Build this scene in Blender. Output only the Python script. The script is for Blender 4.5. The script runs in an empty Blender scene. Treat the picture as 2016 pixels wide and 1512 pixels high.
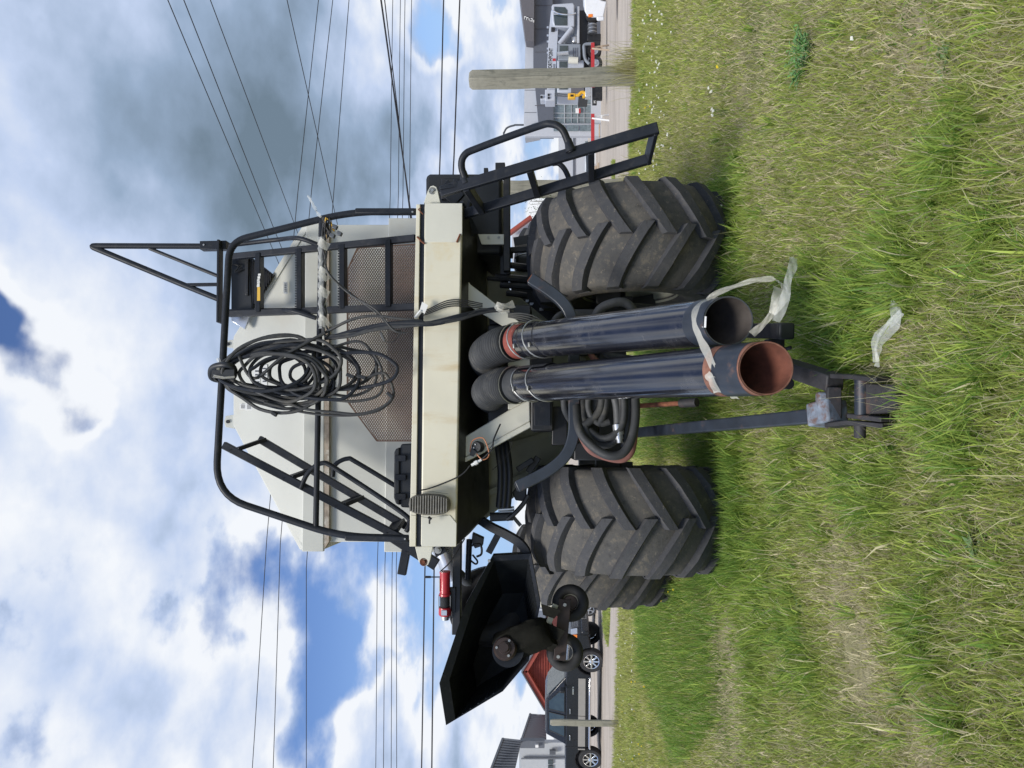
import bpy, bmesh, math, random
import numpy as np
from mathutils import Vector, Matrix
random.seed(7)
rng = np.random.default_rng(11)
S = bpy.context.scene
COL = S.collection
R_ = math.radians
# ------------------------------------------------------------------ camera
FPX = 1515.0                      # focal length in pixels of the 2016 px frame
EYE = Vector((0, 0, 1.55))
PITCH = R_(3.32)
FWD = Vector((0, math.cos(PITCH), math.sin(PITCH)))
UPV = Vector((0, -math.sin(PITCH), math.cos(PITCH)))
RGT = Vector((1, 0, 0))
cd = bpy.data.cameras.new('camera'); cam = bpy.data.objects.new('camera', cd); COL.objects.link(cam)
cd.sensor_fit = 'HORIZONTAL'; cd.sensor_width = 36; cd.lens = 36 * FPX / 2016
cd.clip_start = 0.05; cd.clip_end = 3000
# the phone was held upright and the picture saved on its side: world up is the picture's left
cam.matrix_world = Matrix(((-UPV.x, RGT.x, -FWD.x, EYE.x), (-UPV.y, RGT.y, -FWD.y, EYE.y), (-UPV.z, RGT.z, -FWD.z, EYE.z), (0, 0, 0, 1)))
S.camera = cam
S.view_settings.view_transform = 'Standard'; S.view_settings.look = 'None'
S.view_settings.exposure = 0.10; S.view_settings.gamma = 1

def ray(x, y):
    return FWD + RGT * (-(y - 756) / FPX) + UPV * (-(x - 1008) / FPX)
def P(x, y, Y):
    d = ray(x, y); return EYE + d * (Y / d.y)
def G(x, y, z=0.0):
    d = ray(x, y); return EYE + d * ((z - EYE.z) / d.z)
YAW = R_(5.0)
CO = Vector((0.0, 6.3, 0))
ER = Vector((math.cos(YAW), math.sin(YAW), 0)); EB = Vector((-math.sin(YAW), math.cos(YAW), 0)); EZ = Vector((0, 0, 1))
def PC(x, y, b):
    d = ray(x, y); return EYE + d * (((CO - EYE).dot(EB) + b) / d.dot(EB))
def C(r, b, z):
    return CO + ER * r + EB * b + EZ * z
def PCL(l):
    return [PC(*p) for p in l]
def PL(l):
    return [P(*p) for p in l]
# ------------------------------------------------------------------ node helper
class NT:
    def __init__(s, tree):
        s.t = tree; s.t.nodes.clear()
    def n(s, typ, **kw):
        nd = s.t.nodes.new(typ)
        for k, v in kw.items(): setattr(nd, k, v)
        return nd
    def put(s, sock, v):
        if isinstance(v, bpy.types.NodeSocket): s.t.links.new(v, sock)
        elif v is not None:
            if isinstance(v, (tuple, list)) and len(v) == 3 and sock.type == 'RGBA': v = (*v, 1)
            sock.default_value = v
    def m(s, op, a, b=None, c=None, clamp=False):
        nd = s.n('ShaderNodeMath', operation=op, use_clamp=clamp)
        for i, v in enumerate((a, b, c)):
            if v is not None: s.put(nd.inputs[i], v)
        return nd.outputs[0]
    def v(s, op, a, b=None):
        nd = s.n('ShaderNodeVectorMath', operation=op); s.put(nd.inputs[0], a)
        if b is not None:
            s.put(nd.inputs[3] if op == 'SCALE' else nd.inputs[1], b)
        return nd.outputs[1] if op in ('DOT_PRODUCT', 'LENGTH') else nd.outputs[0]
    def noise(s, vec, scale, detail=4, rough=.5, dist=0, color=False):
        nd = s.n('ShaderNodeTexNoise'); s.put(nd.inputs['Vector'], vec)
        nd.inputs['Scale'].default_value = scale; nd.inputs['Detail'].default_value = detail
        nd.inputs['Roughness'].default_value = rough; nd.inputs['Distortion'].default_value = dist
        return nd.outputs[1 if color else 0]
    def mix(s, f, a, b, blend='MIX'):
        nd = s.n('ShaderNodeMix', data_type='RGBA', blend_type=blend)
        s.put(nd.inputs[0], f); s.put(nd.inputs[6], a); s.put(nd.inputs[7], b)
        return nd.outputs[2]
    def ss(s, x, lo, hi):
        nd = s.n('ShaderNodeMapRange', interpolation_type='SMOOTHSTEP'); s.put(nd.inputs[0], x)
        nd.inputs[1].default_value = lo; nd.inputs[2].default_value = hi
        return nd.outputs[0]
    def ramp(s, f, stops):
        nd = s.n('ShaderNodeValToRGB'); s.put(nd.inputs[0], f); e = nd.color_ramp.elements
        while len(e) < len(stops): e.new(.5)
        for el, (p, c) in zip(e, stops): el.position = p; el.color = (*c, 1)
        return nd.outputs[0]
# ------------------------------------------------------------------ sky
SUN_EL, SUN_AZ = R_(52), R_(205)          # azimuth clockwise from +Y: high, behind the camera's left shoulder
W = bpy.data.worlds.new('World'); S.world = W; W.use_nodes = True
t = NT(W.node_tree)
geo = t.n('ShaderNodeTexCoord').outputs['Generated']
sky = t.n('ShaderNodeTexSky', sky_type='NISHITA', sun_disc=False, sun_elevation=SUN_EL, sun_rotation=SUN_AZ)
sky.air_density = 1.0; sky.dust_density = 0.05; sky.ozone_density = 2.5; sky.altitude = 300
warp = t.v('SUBTRACT', t.noise(geo, 3.0, 3, .55, color=True), (.5, .5, .5))
warp2 = t.v('SUBTRACT', t.noise(geo, 12.0, 3, .6, color=True), (.5, .5, .5))
dw = t.v('NORMALIZE', t.v('ADD', t.v('ADD', geo, t.v('SCALE', warp, .20)), t.v('SCALE', warp2, .05)))
sep = t.n('ShaderNodeSeparateXYZ'); t.put(sep.inputs[0], geo)
zz = t.m('ADD', t.m('MAXIMUM', sep.outputs[2], 0.0), 0.34)
cmb = t.n('ShaderNodeCombineXYZ')
t.put(cmb.inputs[0], t.m('DIVIDE', sep.outputs[0], zz)); t.put(cmb.inputs[1], t.m('DIVIDE', sep.outputs[1], zz))
cp = cmb.outputs[0]
def blobs(lst):
    acc = None
    for (x, y, sig, amp) in lst:      # picture position of a cloud mass, its radius in degrees, its weight
        d = ray(x, y).normalized(); k = 1 / (R_(sig) ** 2)
        g = t.m('MULTIPLY', t.m('EXPONENT', t.m('MULTIPLY', t.m('SUBTRACT', t.v('DOT_PRODUCT', dw, tuple(d)), 1.0), k)), amp)
        acc = g if acc is None else t.m('ADD', acc, g)
    return acc
f1a = t.noise(cp, 1.9, 9, .52); f1b = t.noise(t.v('ADD', cp, (7.3, 2.1, 0)), 5.2, 7, .55)
f1 = t.m('ADD', t.m('ADD', t.m('MULTIPLY', t.m('SUBTRACT', f1a, .5), 1.25), t.m('MULTIPLY', t.m('SUBTRACT', f1b, .5), .55)), .5)
cov_b = blobs([(420, 260, 13, .34), (120, 250, 9, .16), (330, 780, 6, .18), (120, 1120, 8, .15), (60, 1330, 6, .06), (330, 1400, 9, .10), (520, 60, 7, .26), (960, 100, 5, .02), (150, 480, 5, .22), (250, 680, 4, .2), (560, 900, 7, .22),
               (790, 1440, 4.2, .30), (700, 1140, 2.2, .24), (760, 1290, 2.0, .16), (985, 1430, 3, .26), (750, 190, 4, .22), (985, 90, 2.4, .16),
               (80, 635, 2.2, -.44), (10, 530, 2.4, -.44), (35, 590, 1.6, -.24), (185, 765, 2.0, -.46), (205, 800, 1.2, -.2), (110, 690, 1.2, -.16), (440, 1000, 2.4, -.18), (230, 1010, 2.6, -.14), (640, 1310, 1.6, -.24), (600, 1400, 1.9, -.22), (580, 1490, 2.0, -.26), (740, 1095, 2.6, -.30), (650, 1210, 1.8, -.26), (690, 1275, 1.4, -.2), (600, 1140, 2, -.16),
               (735, 20, 2.4, -.34), (880, 50, 2.0, -.40), (850, 1270, 2.8, -.28), (890, 1400, 2.6, -.24), (330, 1180, 2.4, -.14), (110, 880, 2.2, -.10), (560, 1110, 2.6, -.2), (420, 1180, 2, -.1)])
cs_ = t.m('ADD', f1, cov_b)
cov = t.ss(cs_, .385, .59)
# brightness of the cloud: thick bases grey, edges and sunlit tops white
f2 = t.noise(t.v('ADD', cp, (3.1, 1.7, 0)), 3.2, 8, .52)
f3 = t.noise(t.v('ADD', cp, (.10, -.07, 0)), 1.9, 9, .52)
tone_b = blobs([(430, 230, 10, -.33), (620, 250, 7, -.25), (320, 420, 6, -.08), (640, 420, 5, -.10), (90, 200, 4, -.04), (600, 560, 5, -.08), (170, 640, 4, .16), (300, 770, 6, .12), (360, 1060, 5, .0),
                (130, 470, 4, .14), (560, 950, 5, .04), (900, 200, 7, .08), (720, 60, 4, .16), (790, 1440, 3, .16), (430, 1330, 4, -.12), (200, 1250, 5, -.08), (700, 1160, 3, .14), (860, 1480, 3, -.18), (985, 1400, 3, .12), (250, 1010, 4, -.04), (40, 60, 6, .0)])
rim = t.m('MULTIPLY', t.m('MULTIPLY', t.ss(cs_, .50, .60), t.ss(cs_, .80, .60)), .26)
lit = t.m('MULTIPLY', t.m('SUBTRACT', f1a, f3), 1.5)
tone = t.m('ADD', t.m('ADD', t.m('ADD', t.m('MULTIPLY', t.m('SUBTRACT', f2, .5), t.m('SUBTRACT', 1.6, blobs([(470, 240, 8, 1.0)]))), tone_b), rim), t.m('ADD', lit, .66))
ccol = t.ramp(tone, [(.0, (.165, .23, .30)), (.34, (.32, .425, .585)), (.62, (.55, .655, .87)), (.95, (.90, .93, .98))])
cl10 = t.v('SCALE', ccol, 9.4)
skyb = t.mix(t.ss(sep.outputs[2], .02, .30), (3.7, 5.5, 8.3), t.mix(1.0, sky.outputs[0], (.95, 1.06, 1.34), 'MULTIPLY'))
full = t.mix(cov, skyb, cl10)
bg = t.n('ShaderNodeBackground'); t.put(bg.inputs[0], full); bg.inputs[1].default_value = 0.1
out = t.n('ShaderNodeOutputWorld'); t.put(out.inputs[0], bg.outputs[0])
# ------------------------------------------------------------------ sun
sl = bpy.data.lights.new('sun', 'SUN'); sl.energy = 3.4; sl.angle = R_(18); sl.color = (1, .955, .87)
so = bpy.data.objects.new('sun', sl); COL.objects.link(so)
sd = Vector((math.sin(SUN_AZ) * math.cos(SUN_EL), math.cos(SUN_AZ) * math.cos(SUN_EL), math.sin(SUN_EL)))
so.rotation_euler = sd.to_track_quat('Z', 'Y').to_euler(); so.location = (0, 0, 30)
# ------------------------------------------------------------------ materials
MATS = {}
def pm(name, col, rough=.5, metal=0., var=.12, scale=6., dirt=None, damt=.5, dscale=3., bump=0., bscale=60., streak=None, alpha=1., coat=0., spec=.5, dlo=.52, trans=0.):
    mt = bpy.data.materials.new(name); mt.use_nodes = True; q = NT(mt.node_tree)
    oc = q.n('ShaderNodeTexCoord').outputs['Object']
    n1 = q.noise(oc, scale, 5, .6)
    dark = tuple(c * (1 - var) for c in col); lite = tuple(min(1, c * (1 + var)) for c in col)
    c = q.ramp(n1, [(.3, dark), (.7, lite)])
    rg = q.m('ADD', q.m('MULTIPLY', q.m('SUBTRACT', q.noise(oc, scale * 2.3, 4), .5), .25), rough)
    if dirt:
        dm = q.m('MULTIPLY', q.ss(q.noise(oc, dscale, 8, .68), dlo, dlo + .16), damt)
        c = q.mix(dm, c, dirt); rg = q.m('ADD', rg, q.m('MULTIPLY', dm, .25))
    if streak:
        scol, samt, sc = streak
        mp = q.n('ShaderNodeMapping'); q.put(mp.inputs[0], oc); mp.inputs[3].default_value = sc
        sm = q.m('MULTIPLY', q.ss(q.noise(mp.outputs[0], 1.0, 6, .6), .5, .72), samt)
        c = q.mix(sm, c, scol)
    b = q.n('ShaderNodeBsdfPrincipled'); q.put(b.inputs['Base Color'], c); q.put(b.inputs['Roughness'], rg)
    b.inputs['Metallic'].default_value = metal; b.inputs['Alpha'].default_value = alpha
    b.inputs['Coat Weight'].default_value = coat; b.inputs['Coat Roughness'].default_value = .08
    b.inputs['Specular IOR Level'].default_value = spec; b.inputs['Transmission Weight'].default_value = trans
    if bump:
        bp = q.n('ShaderNodeBump'); bp.inputs['Strength'].default_value = bump; bp.inputs['Distance'].default_value = .01
        q.put(bp.inputs['Height'], q.noise(oc, bscale, 5, .6)); q.put(b.inputs['Normal'], bp.outputs[0])
    o = q.n('ShaderNodeOutputMaterial'); q.put(o.inputs[0], b.outputs[0])
    MATS[name] = mt; return mt
RUST = (.16, .055, .028)
pm('tank_white', (.53, .535, .495), .42, var=.05, scale=1.5, dirt=(.45, .42, .36), damt=.35, dscale=1.2)
pm('cream', (.66, .625, .50), .42, var=.05, scale=2, dirt=(.60, .49, .27), damt=.6, dscale=1.7, streak=((.50, .36, .16), .75, (5, 5, .9)))
pm('cream_plate', (.62, .61, .53), .42, var=.05, scale=3, dirt=(.4, .38, .33), damt=.3, dscale=9, dlo=.6)
pm('cream_shade', (.36, .36, .29), .5, var=.1)  # darker copy of the cream, shade under the tank put into its colour
pm('weld_rust', (.30, .25, .2), .8, var=.4, scale=14, dirt=(.62, .60, .55), damt=.8, dscale=5)
pm('black_rail', (.013, .016, .023), .48, var=.3, scale=5, dirt=(.05, .05, .052), damt=.35, dscale=14, bump=.08, spec=.28)
pm('black_steel', (.011, .012, .015), .45, var=.3, scale=4, dirt=(.06, .055, .05), damt=.5, dscale=6)
pm('black_plastic', (.012, .014, .017), .5, var=.2, scale=4, bump=.06)
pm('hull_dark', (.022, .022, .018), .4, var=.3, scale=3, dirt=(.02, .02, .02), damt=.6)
pm('pipe_black', (.013, .014, .020), .17, var=.3, scale=3, dirt=(.05, .05, .055), damt=.6, dscale=4, coat=.75, spec=.8)
pm('pipe_rust_in', (.13, .042, .025), .85, var=.4, scale=9, dirt=(.06, .03, .02), damt=.7, dscale=6)
pm('pipe_dark_in', (.06, .05, .045), .7, var=.4, scale=7, dirt=(.13, .10, .07), damt=.6)
pm('rust', RUST, .85, var=.5, scale=16, dirt=(.30, .12, .06), damt=.6, dscale=12, bump=.3)
pm('rust_band', (.20, .09, .06), .8, var=.4, scale=18, dirt=(.03, .03, .035), damt=.9, dscale=7)
pm('red_primer', (.22, .05, .035), .7, var=.3, scale=12, dirt=(.6, .5, .42), damt=.9, dscale=18, dlo=.58)
pm('hose_rubber', (.034, .036, .039), .65, var=.25, scale=12, dirt=(.12, .11, .09), damt=.5, dscale=6, bump=.1)
pm('hose_bright', (.075, .078, .082), .6, var=.2, scale=10, dirt=(.15, .14, .12), damt=.4, dscale=6)
pm('hose_pink', (.20, .085, .07), .7, var=.25, scale=10)
def tyre_mat(name, c0, c1, dirt, amt):
    mt = bpy.data.materials.new(name); mt.use_nodes = True; q = NT(mt.node_tree); oc = q.n('ShaderNodeTexCoord').outputs['Object']
    big = q.noise(oc, 3.2, 5, .6); mid = q.noise(oc, 13, 8, .7); fine = q.noise(oc, 75, 4, .7)
    c = q.mix(q.ss(big, .38, .64), c0, c1)
    c = q.mix(q.m('MULTIPLY', q.ss(mid, .50, .66), amt), c, dirt)
    c = q.mix(q.m('MULTIPLY', q.ss(q.noise(oc, 24, 9, .75), .58, .66), .5), c, (.27, .235, .185))
    c = q.mix(q.m('MULTIPLY', q.ss(mid, .46, .30), .45), c, (.03, .03, .032))
    b = q.n('ShaderNodeBsdfPrincipled'); q.put(b.inputs['Base Color'], c); b.inputs['Roughness'].default_value = .86; b.inputs['Specular IOR Level'].default_value = .3
    bp = q.n('ShaderNodeBump'); bp.inputs['Strength'].default_value = .45; bp.inputs['Distance'].default_value = .012
    q.put(bp.inputs['Height'], q.m('ADD', mid, q.m('MULTIPLY', fine, .5))); q.put(b.inputs['Normal'], bp.outputs[0])
    o = q.n('ShaderNodeOutputMaterial'); q.put(o.inputs[0], b.outputs[0]); MATS[name] = mt
tyre_mat('tyre_rubber', (.108, .102, .094), (.082, .081, .081), (.17, .15, .122), .8)
tyre_mat('lug_rubber', (.070, .071, .077), (.062, .064, .072), (.115, .108, .10), .45)
pm('tyre_black', (.02, .02, .022), .75, var=.2, scale=8, dirt=(.07, .065, .06), damt=.5)
pm('rim_grey', (.22, .22, .2), .5, .3, var=.2)
pm('zinc', (.42, .42, .40), .42, .9, var=.2, scale=30)
pm('chrome', (.75, .76, .78), .16, 1., var=.08, scale=20)
pm('silver', (.60, .62, .65), .3, .8, var=.1, scale=5)
pm('winch_red', (.42, .022, .035), .4, var=.12, scale=6, coat=.2)
pm('white_label', (.75, .75, .74), .6, var=.06)
pm('yellow_label', (.72, .44, .06), .6, var=.1)
pm('expanded_metal', (.135, .082, .06), .75, var=.35, scale=5, dirt=(.08, .055, .05), damt=.6, dscale=3)
pm('light_housing', (.20, .19, .17), .55, .3, var=.25, scale=20, dirt=(.3, .27, .22), damt=.5, dscale=10)
pm('canvas', (.008, .008, .006), .85, spec=.15, var=.3, scale=7, dirt=(.022, .02, .015), damt=.6, bump=.4, bscale=30)
pm('dolly_brown', (.03, .018, .016), .6, var=.3, scale=10)
pm('hopper_black', (.010, .012, .014), .5, var=.3, spec=.2, dirt=(.02, .02, .02), damt=.5, dscale=5)
pm('grey_plate', (.10, .108, .122), .5, .3, var=.15)
pm('copper_wire', (.5, .2, .1), .5, var=.2)
pm('dark_paint_worn', (.022, .029, .042), .42, var=.3, scale=6, dirt=(.17, .09, .06), damt=.8, dscale=5, dlo=.55, coat=.1)
pm('blue_white_worn', (.17, .20, .25), .65, var=.4, scale=14, dirt=(.13, .075, .06), damt=.95, dscale=12, dlo=.46, bump=.3)
pm('rust_dark', (.026, .025, .028), .65, var=.45, scale=9, dirt=(.12, .065, .045), damt=.7, dscale=7, dlo=.56, bump=.3)
pm('film', (.72, .74, .72), .3, var=.15, scale=18, alpha=.36, bump=.5, bscale=25)
pm('film_dirty', (.70, .69, .62), .3, var=.2, scale=12, dirt=(.5, .44, .3), damt=.4, alpha=.42, bump=.5, bscale=25)
pm('film_faint', (.78, .80, .80), .25, var=.1, scale=18, alpha=.26, bump=.5, bscale=25)
pm('wood_post', (.30, .285, .235), .85, var=.25, scale=3, dirt=(.13, .13, .11), damt=.7, streak=((.12, .12, .10), .8, (38, 38, 2.2)), bump=.5, bscale=40)
pm('wire_black', (.015, .015, .018), .6)
pm('asphalt_grey', (.3, .3, .3), .9)
# ------------------------------------------------------------------ mesh helpers
def fillet(pts, rad, n=6):
    o = [pts[0]]
    for i in range(1, len(pts) - 1):
        a, b, c = pts[i - 1], pts[i], pts[i + 1]
        r = rad[i] if isinstance(rad, dict) and i in rad else (rad if not isinstance(rad, dict) else .05)
        d1 = (a - b); d2 = (c - b); l = min(r, d1.length * .48, d2.length * .48)
        p, q = b + d1.normalized() * l, b + d2.normalized() * l
        for k in range(n + 1):
            s = k / n; o.append(p * (1 - s) ** 2 + b * 2 * s * (1 - s) + q * s * s)
    o.append(pts[-1]); return o
def smooth(pts, n=6, closed=False):
    o = []; L = len(pts); rg = range(L if closed else L - 1)
    g = (lambda i: pts[i % L]) if closed else (lambda i: pts[max(0, min(L - 1, i))])
    for i in rg:
        a, b, c, d = g(i - 1), g(i), g(i + 1), g(i + 2)
        for k in range(n):
            s = k / n
            o.append(.5 * ((2 * b) + (c - a) * s + (2 * a - 5 * b + 4 * c - d) * s * s + (3 * b - a - 3 * c + d) * s ** 3))
    if not closed: o.append(pts[-1])
    return o
def perp(d):
    d = d.normalized(); a = Vector((0, 0, 1)) if abs(d.z) < .9 else Vector((1, 0, 0))
    u = d.cross(a).normalized(); return u, d.cross(u).normalized()
class MB:
    def __init__(s): s.v = []; s.f = []
    def face(s, pts):
        n = len(s.v); s.v += [Vector(p) for p in pts]; s.f.append(tuple(range(n, n + len(pts)))); return s
    def rings(s, rings, closed_ring=True, cap=True, loop=False):
        n0 = len(s.v); k = len(rings[0])
        for r in rings: s.v += [Vector(p) for p in r]
        m = len(rings)
        for i in range(m if loop else m - 1):
            j = (i + 1) % m
            for a in range(k if closed_ring else k - 1):
                b = (a + 1) % k
                s.f.append((n0 + i * k + a, n0 + i * k + b, n0 + j * k + b, n0 + j * k + a))
        if cap and not loop:
            s.f.append(tuple(n0 + a for a in reversed(range(k)))); s.f.append(tuple(n0 + (m - 1) * k + a for a in range(k)))
        return s
    def tube(s, pts, r, seg=8, loop=False, cap=True):
        pts = [Vector(p) for p in pts]; L = len(pts); rr = r if isinstance(r, (list, tuple)) else [r] * L
        tang = []
        for i in range(L):
            if loop: d = pts[(i + 1) % L] - pts[i - 1]
            else: d = pts[min(L - 1, i + 1)] - pts[max(0, i - 1)]
            tang.append(d.normalized() if d.length > 1e-9 else Vector((0, 0, 1)))
        u, _ = perp(tang[0]); rings = []
        for i in range(L):
            u = (u - tang[i] * u.dot(tang[i])); u = u.normalized() if u.length > 1e-6 else perp(tang[i])[0]
            w = tang[i].cross(u)
            rings.append([pts[i] + (u * math.cos(2 * math.pi * a / seg) + w * math.sin(2 * math.pi * a / seg)) * rr[i] for a in range(seg)])
        return s.rings(rings, cap=cap, loop=loop)
    def rsweep(s, pts, w, h, up):
        """rectangular tube: w across, h along up"""
        pts = [Vector(p) for p in pts]; L = len(pts); rings = []
        for i in range(L):
            d = (pts[min(L - 1, i + 1)] - pts[max(0, i - 1)]).normalized()
            side = d.cross(up).normalized(); u2 = side.cross(d).normalized()
            rings.append([pts[i] + side * w / 2 * a + u2 * h / 2 * b for a, b in ((1, 1), (-1, 1), (-1, -1), (1, -1))])
        return s.rings(rings)
    def bar(s, p, q, w, h, up=None):
        p, q = Vector(p), Vector(q)
        if up is None: up = perp(q - p)[1]
        return s.rsweep([p, q], w, h, up)
    def prism(s, pts, vec):
        vec = Vector(vec); return s.rings([[Vector(p) for p in pts], [Vector(p) + vec for p in pts]])
    def loft(s, polys, cap=True): return s.rings(polys, cap=cap)
    def box(s, c, ax, ay, az):
        c = Vector(c); ax, ay, az = Vector(ax) / 2, Vector(ay) / 2, Vector(az) / 2
        lo = [c - az + ax * i + ay * j for i, j in ((-1, -1), (1, -1), (1, 1), (-1, 1))]
        return s.rings([lo, [p + az * 2 for p in lo]])
    def lathe(s, o, ax, prof, seg=24, cap=False, u=None):
        o = Vector(o); ax = Vector(ax).normalized(); a, b = perp(ax)
        rings = [[o + ax * t_ + (a * math.cos(2 * math.pi * k / seg) + b * math.sin(2 * math.pi * k / seg)) * r for k in range(seg)] for r, t_ in prof]
        return s.rings(rings, cap=cap)
    def ball(s, c, r, seg=8, sq=(1, 1, 1)):
        c = Vector(c); rings = []
        for i in range(1, seg // 2):
            th = math.pi * i / (seg // 2)
            rings.append([c + Vector((r * sq[0] * math.sin(th) * math.cos(2 * math.pi * k / seg), r * sq[1] * math.sin(th) * math.sin(2 * math.pi * k / seg), r * sq[2] * math.cos(th))) for k in range(seg)])
        return s.rings(rings)
    def ribbon(s, pts, widths, side, th=.0):
        L = len(pts); n0 = len(s.v)
        for i in range(L):
            d = pts[min(L - 1, i + 1)] - pts[max(0, i - 1)]
            sd_ = side[i] if isinstance(side, list) else side
            sd_ = (sd_ - d.normalized() * sd_.dot(d.normalized())).normalized()
            nn = d.normalized().cross(sd_)
            w = widths[i] if isinstance(widths, list) else widths
            for k in range(5):
                s.v.append(pts[i] + sd_ * w * (k / 4 - .5) + nn * (th * math.sin(k * 2.1 + i * .9)))
        for i in range(L - 1):
            for k in range(4):
                a = n0 + i * 5 + k; s.f.append((a, a + 1, a + 6, a + 5))
        return s
    def mesh(s, name, base=Vector((0, 0, 0)), mat=None, smooth_deg=38, recalc=True):
        me = bpy.data.meshes.new(name); me.from_pydata([tuple(v - base) for v in s.v], [], s.f)
        if recalc:
            bm = bmesh.new(); bm.from_mesh(me); bmesh.ops.recalc_face_normals(bm, faces=bm.faces); bm.to_mesh(me); bm.free()
        if smooth_deg:
            me.polygons.foreach_set('use_smooth', [True] * len(me.polygons)); me.set_sharp_from_angle(angle=R_(smooth_deg))
        if mat: me.materials.append(MATS[mat] if isinstance(mat, str) else mat)
        me.update(); return me
    def build(s, name, mat, parent=None, base=None, smooth_deg=38, bevel=0, recalc=True):
        b = Vector(base) if base is not None else (BASE.get(parent.name, Vector()) if parent else Vector((0, 0, 0)))
        o = bpy.data.objects.new(name, s.mesh(name, b, mat, smooth_deg, recalc)); COL.objects.link(o)
        if parent: o.parent = parent
        else: o.location = b
        BASE[o.name] = b
        if bevel:
            md = o.modifiers.new('bevel', 'BEVEL'); md.width = bevel; md.segments = 2; md.limit_method = 'ANGLE'; md.angle_limit = R_(40)
            md.harden_normals = False
        return o
BASE = {}
def tag(o, label=None, cat=None, group=None, kind=None):
    for k, v in (('label', label), ('category', cat), ('group', group), ('kind', kind)):
        if v: o[k] = v
    return o
def thing(name, base, label, cat, group=None):
    o = bpy.data.objects.new(name, None); COL.objects.link(o); o.location = base; o.empty_display_size = .2
    BASE[o.name] = Vector(base); return tag(o, label, cat, group)
def copy_obj(o, parent=None):
    c = o.copy(); COL.objects.link(c); c.parent = parent
    for k in ('label', 'category', 'group', 'kind'):
        if parent is not None and k in c: del c[k]
    for ch in o.children: copy_obj(ch, c)
    return c
def text_mesh(txt, o, right, up, h, depth=.01, mat='wire_black', name='lettering', parent=None):
    cu = bpy.data.curves.new('t', 'FONT'); cu.body = txt; cu.size = 1; cu.extrude = depth / h / 2; cu.align_x = 'LEFT'; cu.resolution_u = 3
    ob = bpy.data.objects.new('t', cu); COL.objects.link(ob); dg = bpy.context.evaluated_depsgraph_get()
    me = bpy.data.meshes.new_from_object(ob.evaluated_get(dg)); bpy.data.objects.remove(ob); bpy.data.curves.remove(cu)
    rt, u = Vector(right), Vector(up).normalized(); nn = rt.cross(u).normalized(); b = BASE.get(parent.name, Vector()) if parent else Vector((0, 0, 0))
    k = h / .72
    for v in me.vertices: v.co = Vector(o) - b + rt * v.co.x * k + u * v.co.y * k + nn * v.co.z * h
    me.name = name; me.materials.clear(); me.materials.append(MATS[mat]); x = bpy.data.objects.new(name, me); COL.objects.link(x)
    if parent: x.parent = parent
    BASE[x.name] = b
    return x
def pxr(px, Y): return px * Y / FPX        # metres covered by px pixels at distance Y
# ------------------------------------------------------------------ ground, gravel, grass
def sst(x, a, b):
    s = np.clip((np.asarray(x, float) - a) / (b - a), 0, 1); return s * s * (3 - 2 * s)
def edgeY(X): return 15.9 + (7.9 - np.asarray(X, float)) * .254 + .18 * np.sin(np.asarray(X) * 1.3) + .1 * np.sin(np.asarray(X) * 3.7)
def hgt(X, Y):
    X = np.asarray(X, float); Y = np.asarray(Y, float)
    return -.05 * np.clip(Y - 15, 0, 42) * sst(X, -5, 7) + .03 * np.sin(X * 1.7 + .3) * np.sin(Y * 1.3) * sst(Y, 60, 20)
def hz(X, Y): return float(hgt(X, Y))
def grid_mesh(name, X, Y, Z, mat, kind):
    ny, nx = X.shape; me = bpy.data.meshes.new(name); co = np.stack([X, Y, Z], -1).reshape(-1, 3)
    i = np.arange(nx * ny).reshape(ny, nx); f = np.stack([i[:-1, :-1], i[:-1, 1:], i[1:, 1:], i[1:, :-1]], -1).reshape(-1, 4)
    me.from_pydata(co.tolist(), [], f.tolist()); me.polygons.foreach_set('use_smooth', [True] * len(me.polygons)); me.materials.append(mat); me.update()
    o = bpy.data.objects.new(name, me); COL.objects.link(o); o['kind'] = kind; return o
def ground_mat():
    mt = bpy.data.materials.new('turf_soil'); mt.use_nodes = True; q = NT(mt.node_tree); oc = q.n('ShaderNodeTexCoord').outputs['Object']
    a = q.noise(oc, 2.2, 8, .65); b = q.noise(oc, 38, 6, .7); c = q.noise(oc, .5, 4, .5)
    col = q.ramp(a, [(.32, (.25, .26, .11)), (.5, (.33, .31, .17)), (.62, (.42, .37, .26)), (.75, (.52, .47, .37))])
    col = q.mix(q.m('MULTIPLY', q.ss(b, .5, .7), .6), col, (.12, .10, .065)); col = q.mix(q.ss(c, .5, .75), col, (.12, .14, .045))
    bs = q.n('ShaderNodeBsdfPrincipled'); q.put(bs.inputs['Base Color'], col); bs.inputs['Roughness'].default_value = .95; bs.inputs['Specular IOR Level'].default_value = .1
    bp = q.n('ShaderNodeBump'); bp.inputs['Strength'].default_value = .9; bp.inputs['Distance'].default_value = .03; q.put(bp.inputs['Height'], b); q.put(bs.inputs['Normal'], bp.outputs[0])
    o = q.n('ShaderNodeOutputMaterial'); q.put(o.inputs[0], bs.outputs[0]); return mt
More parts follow.
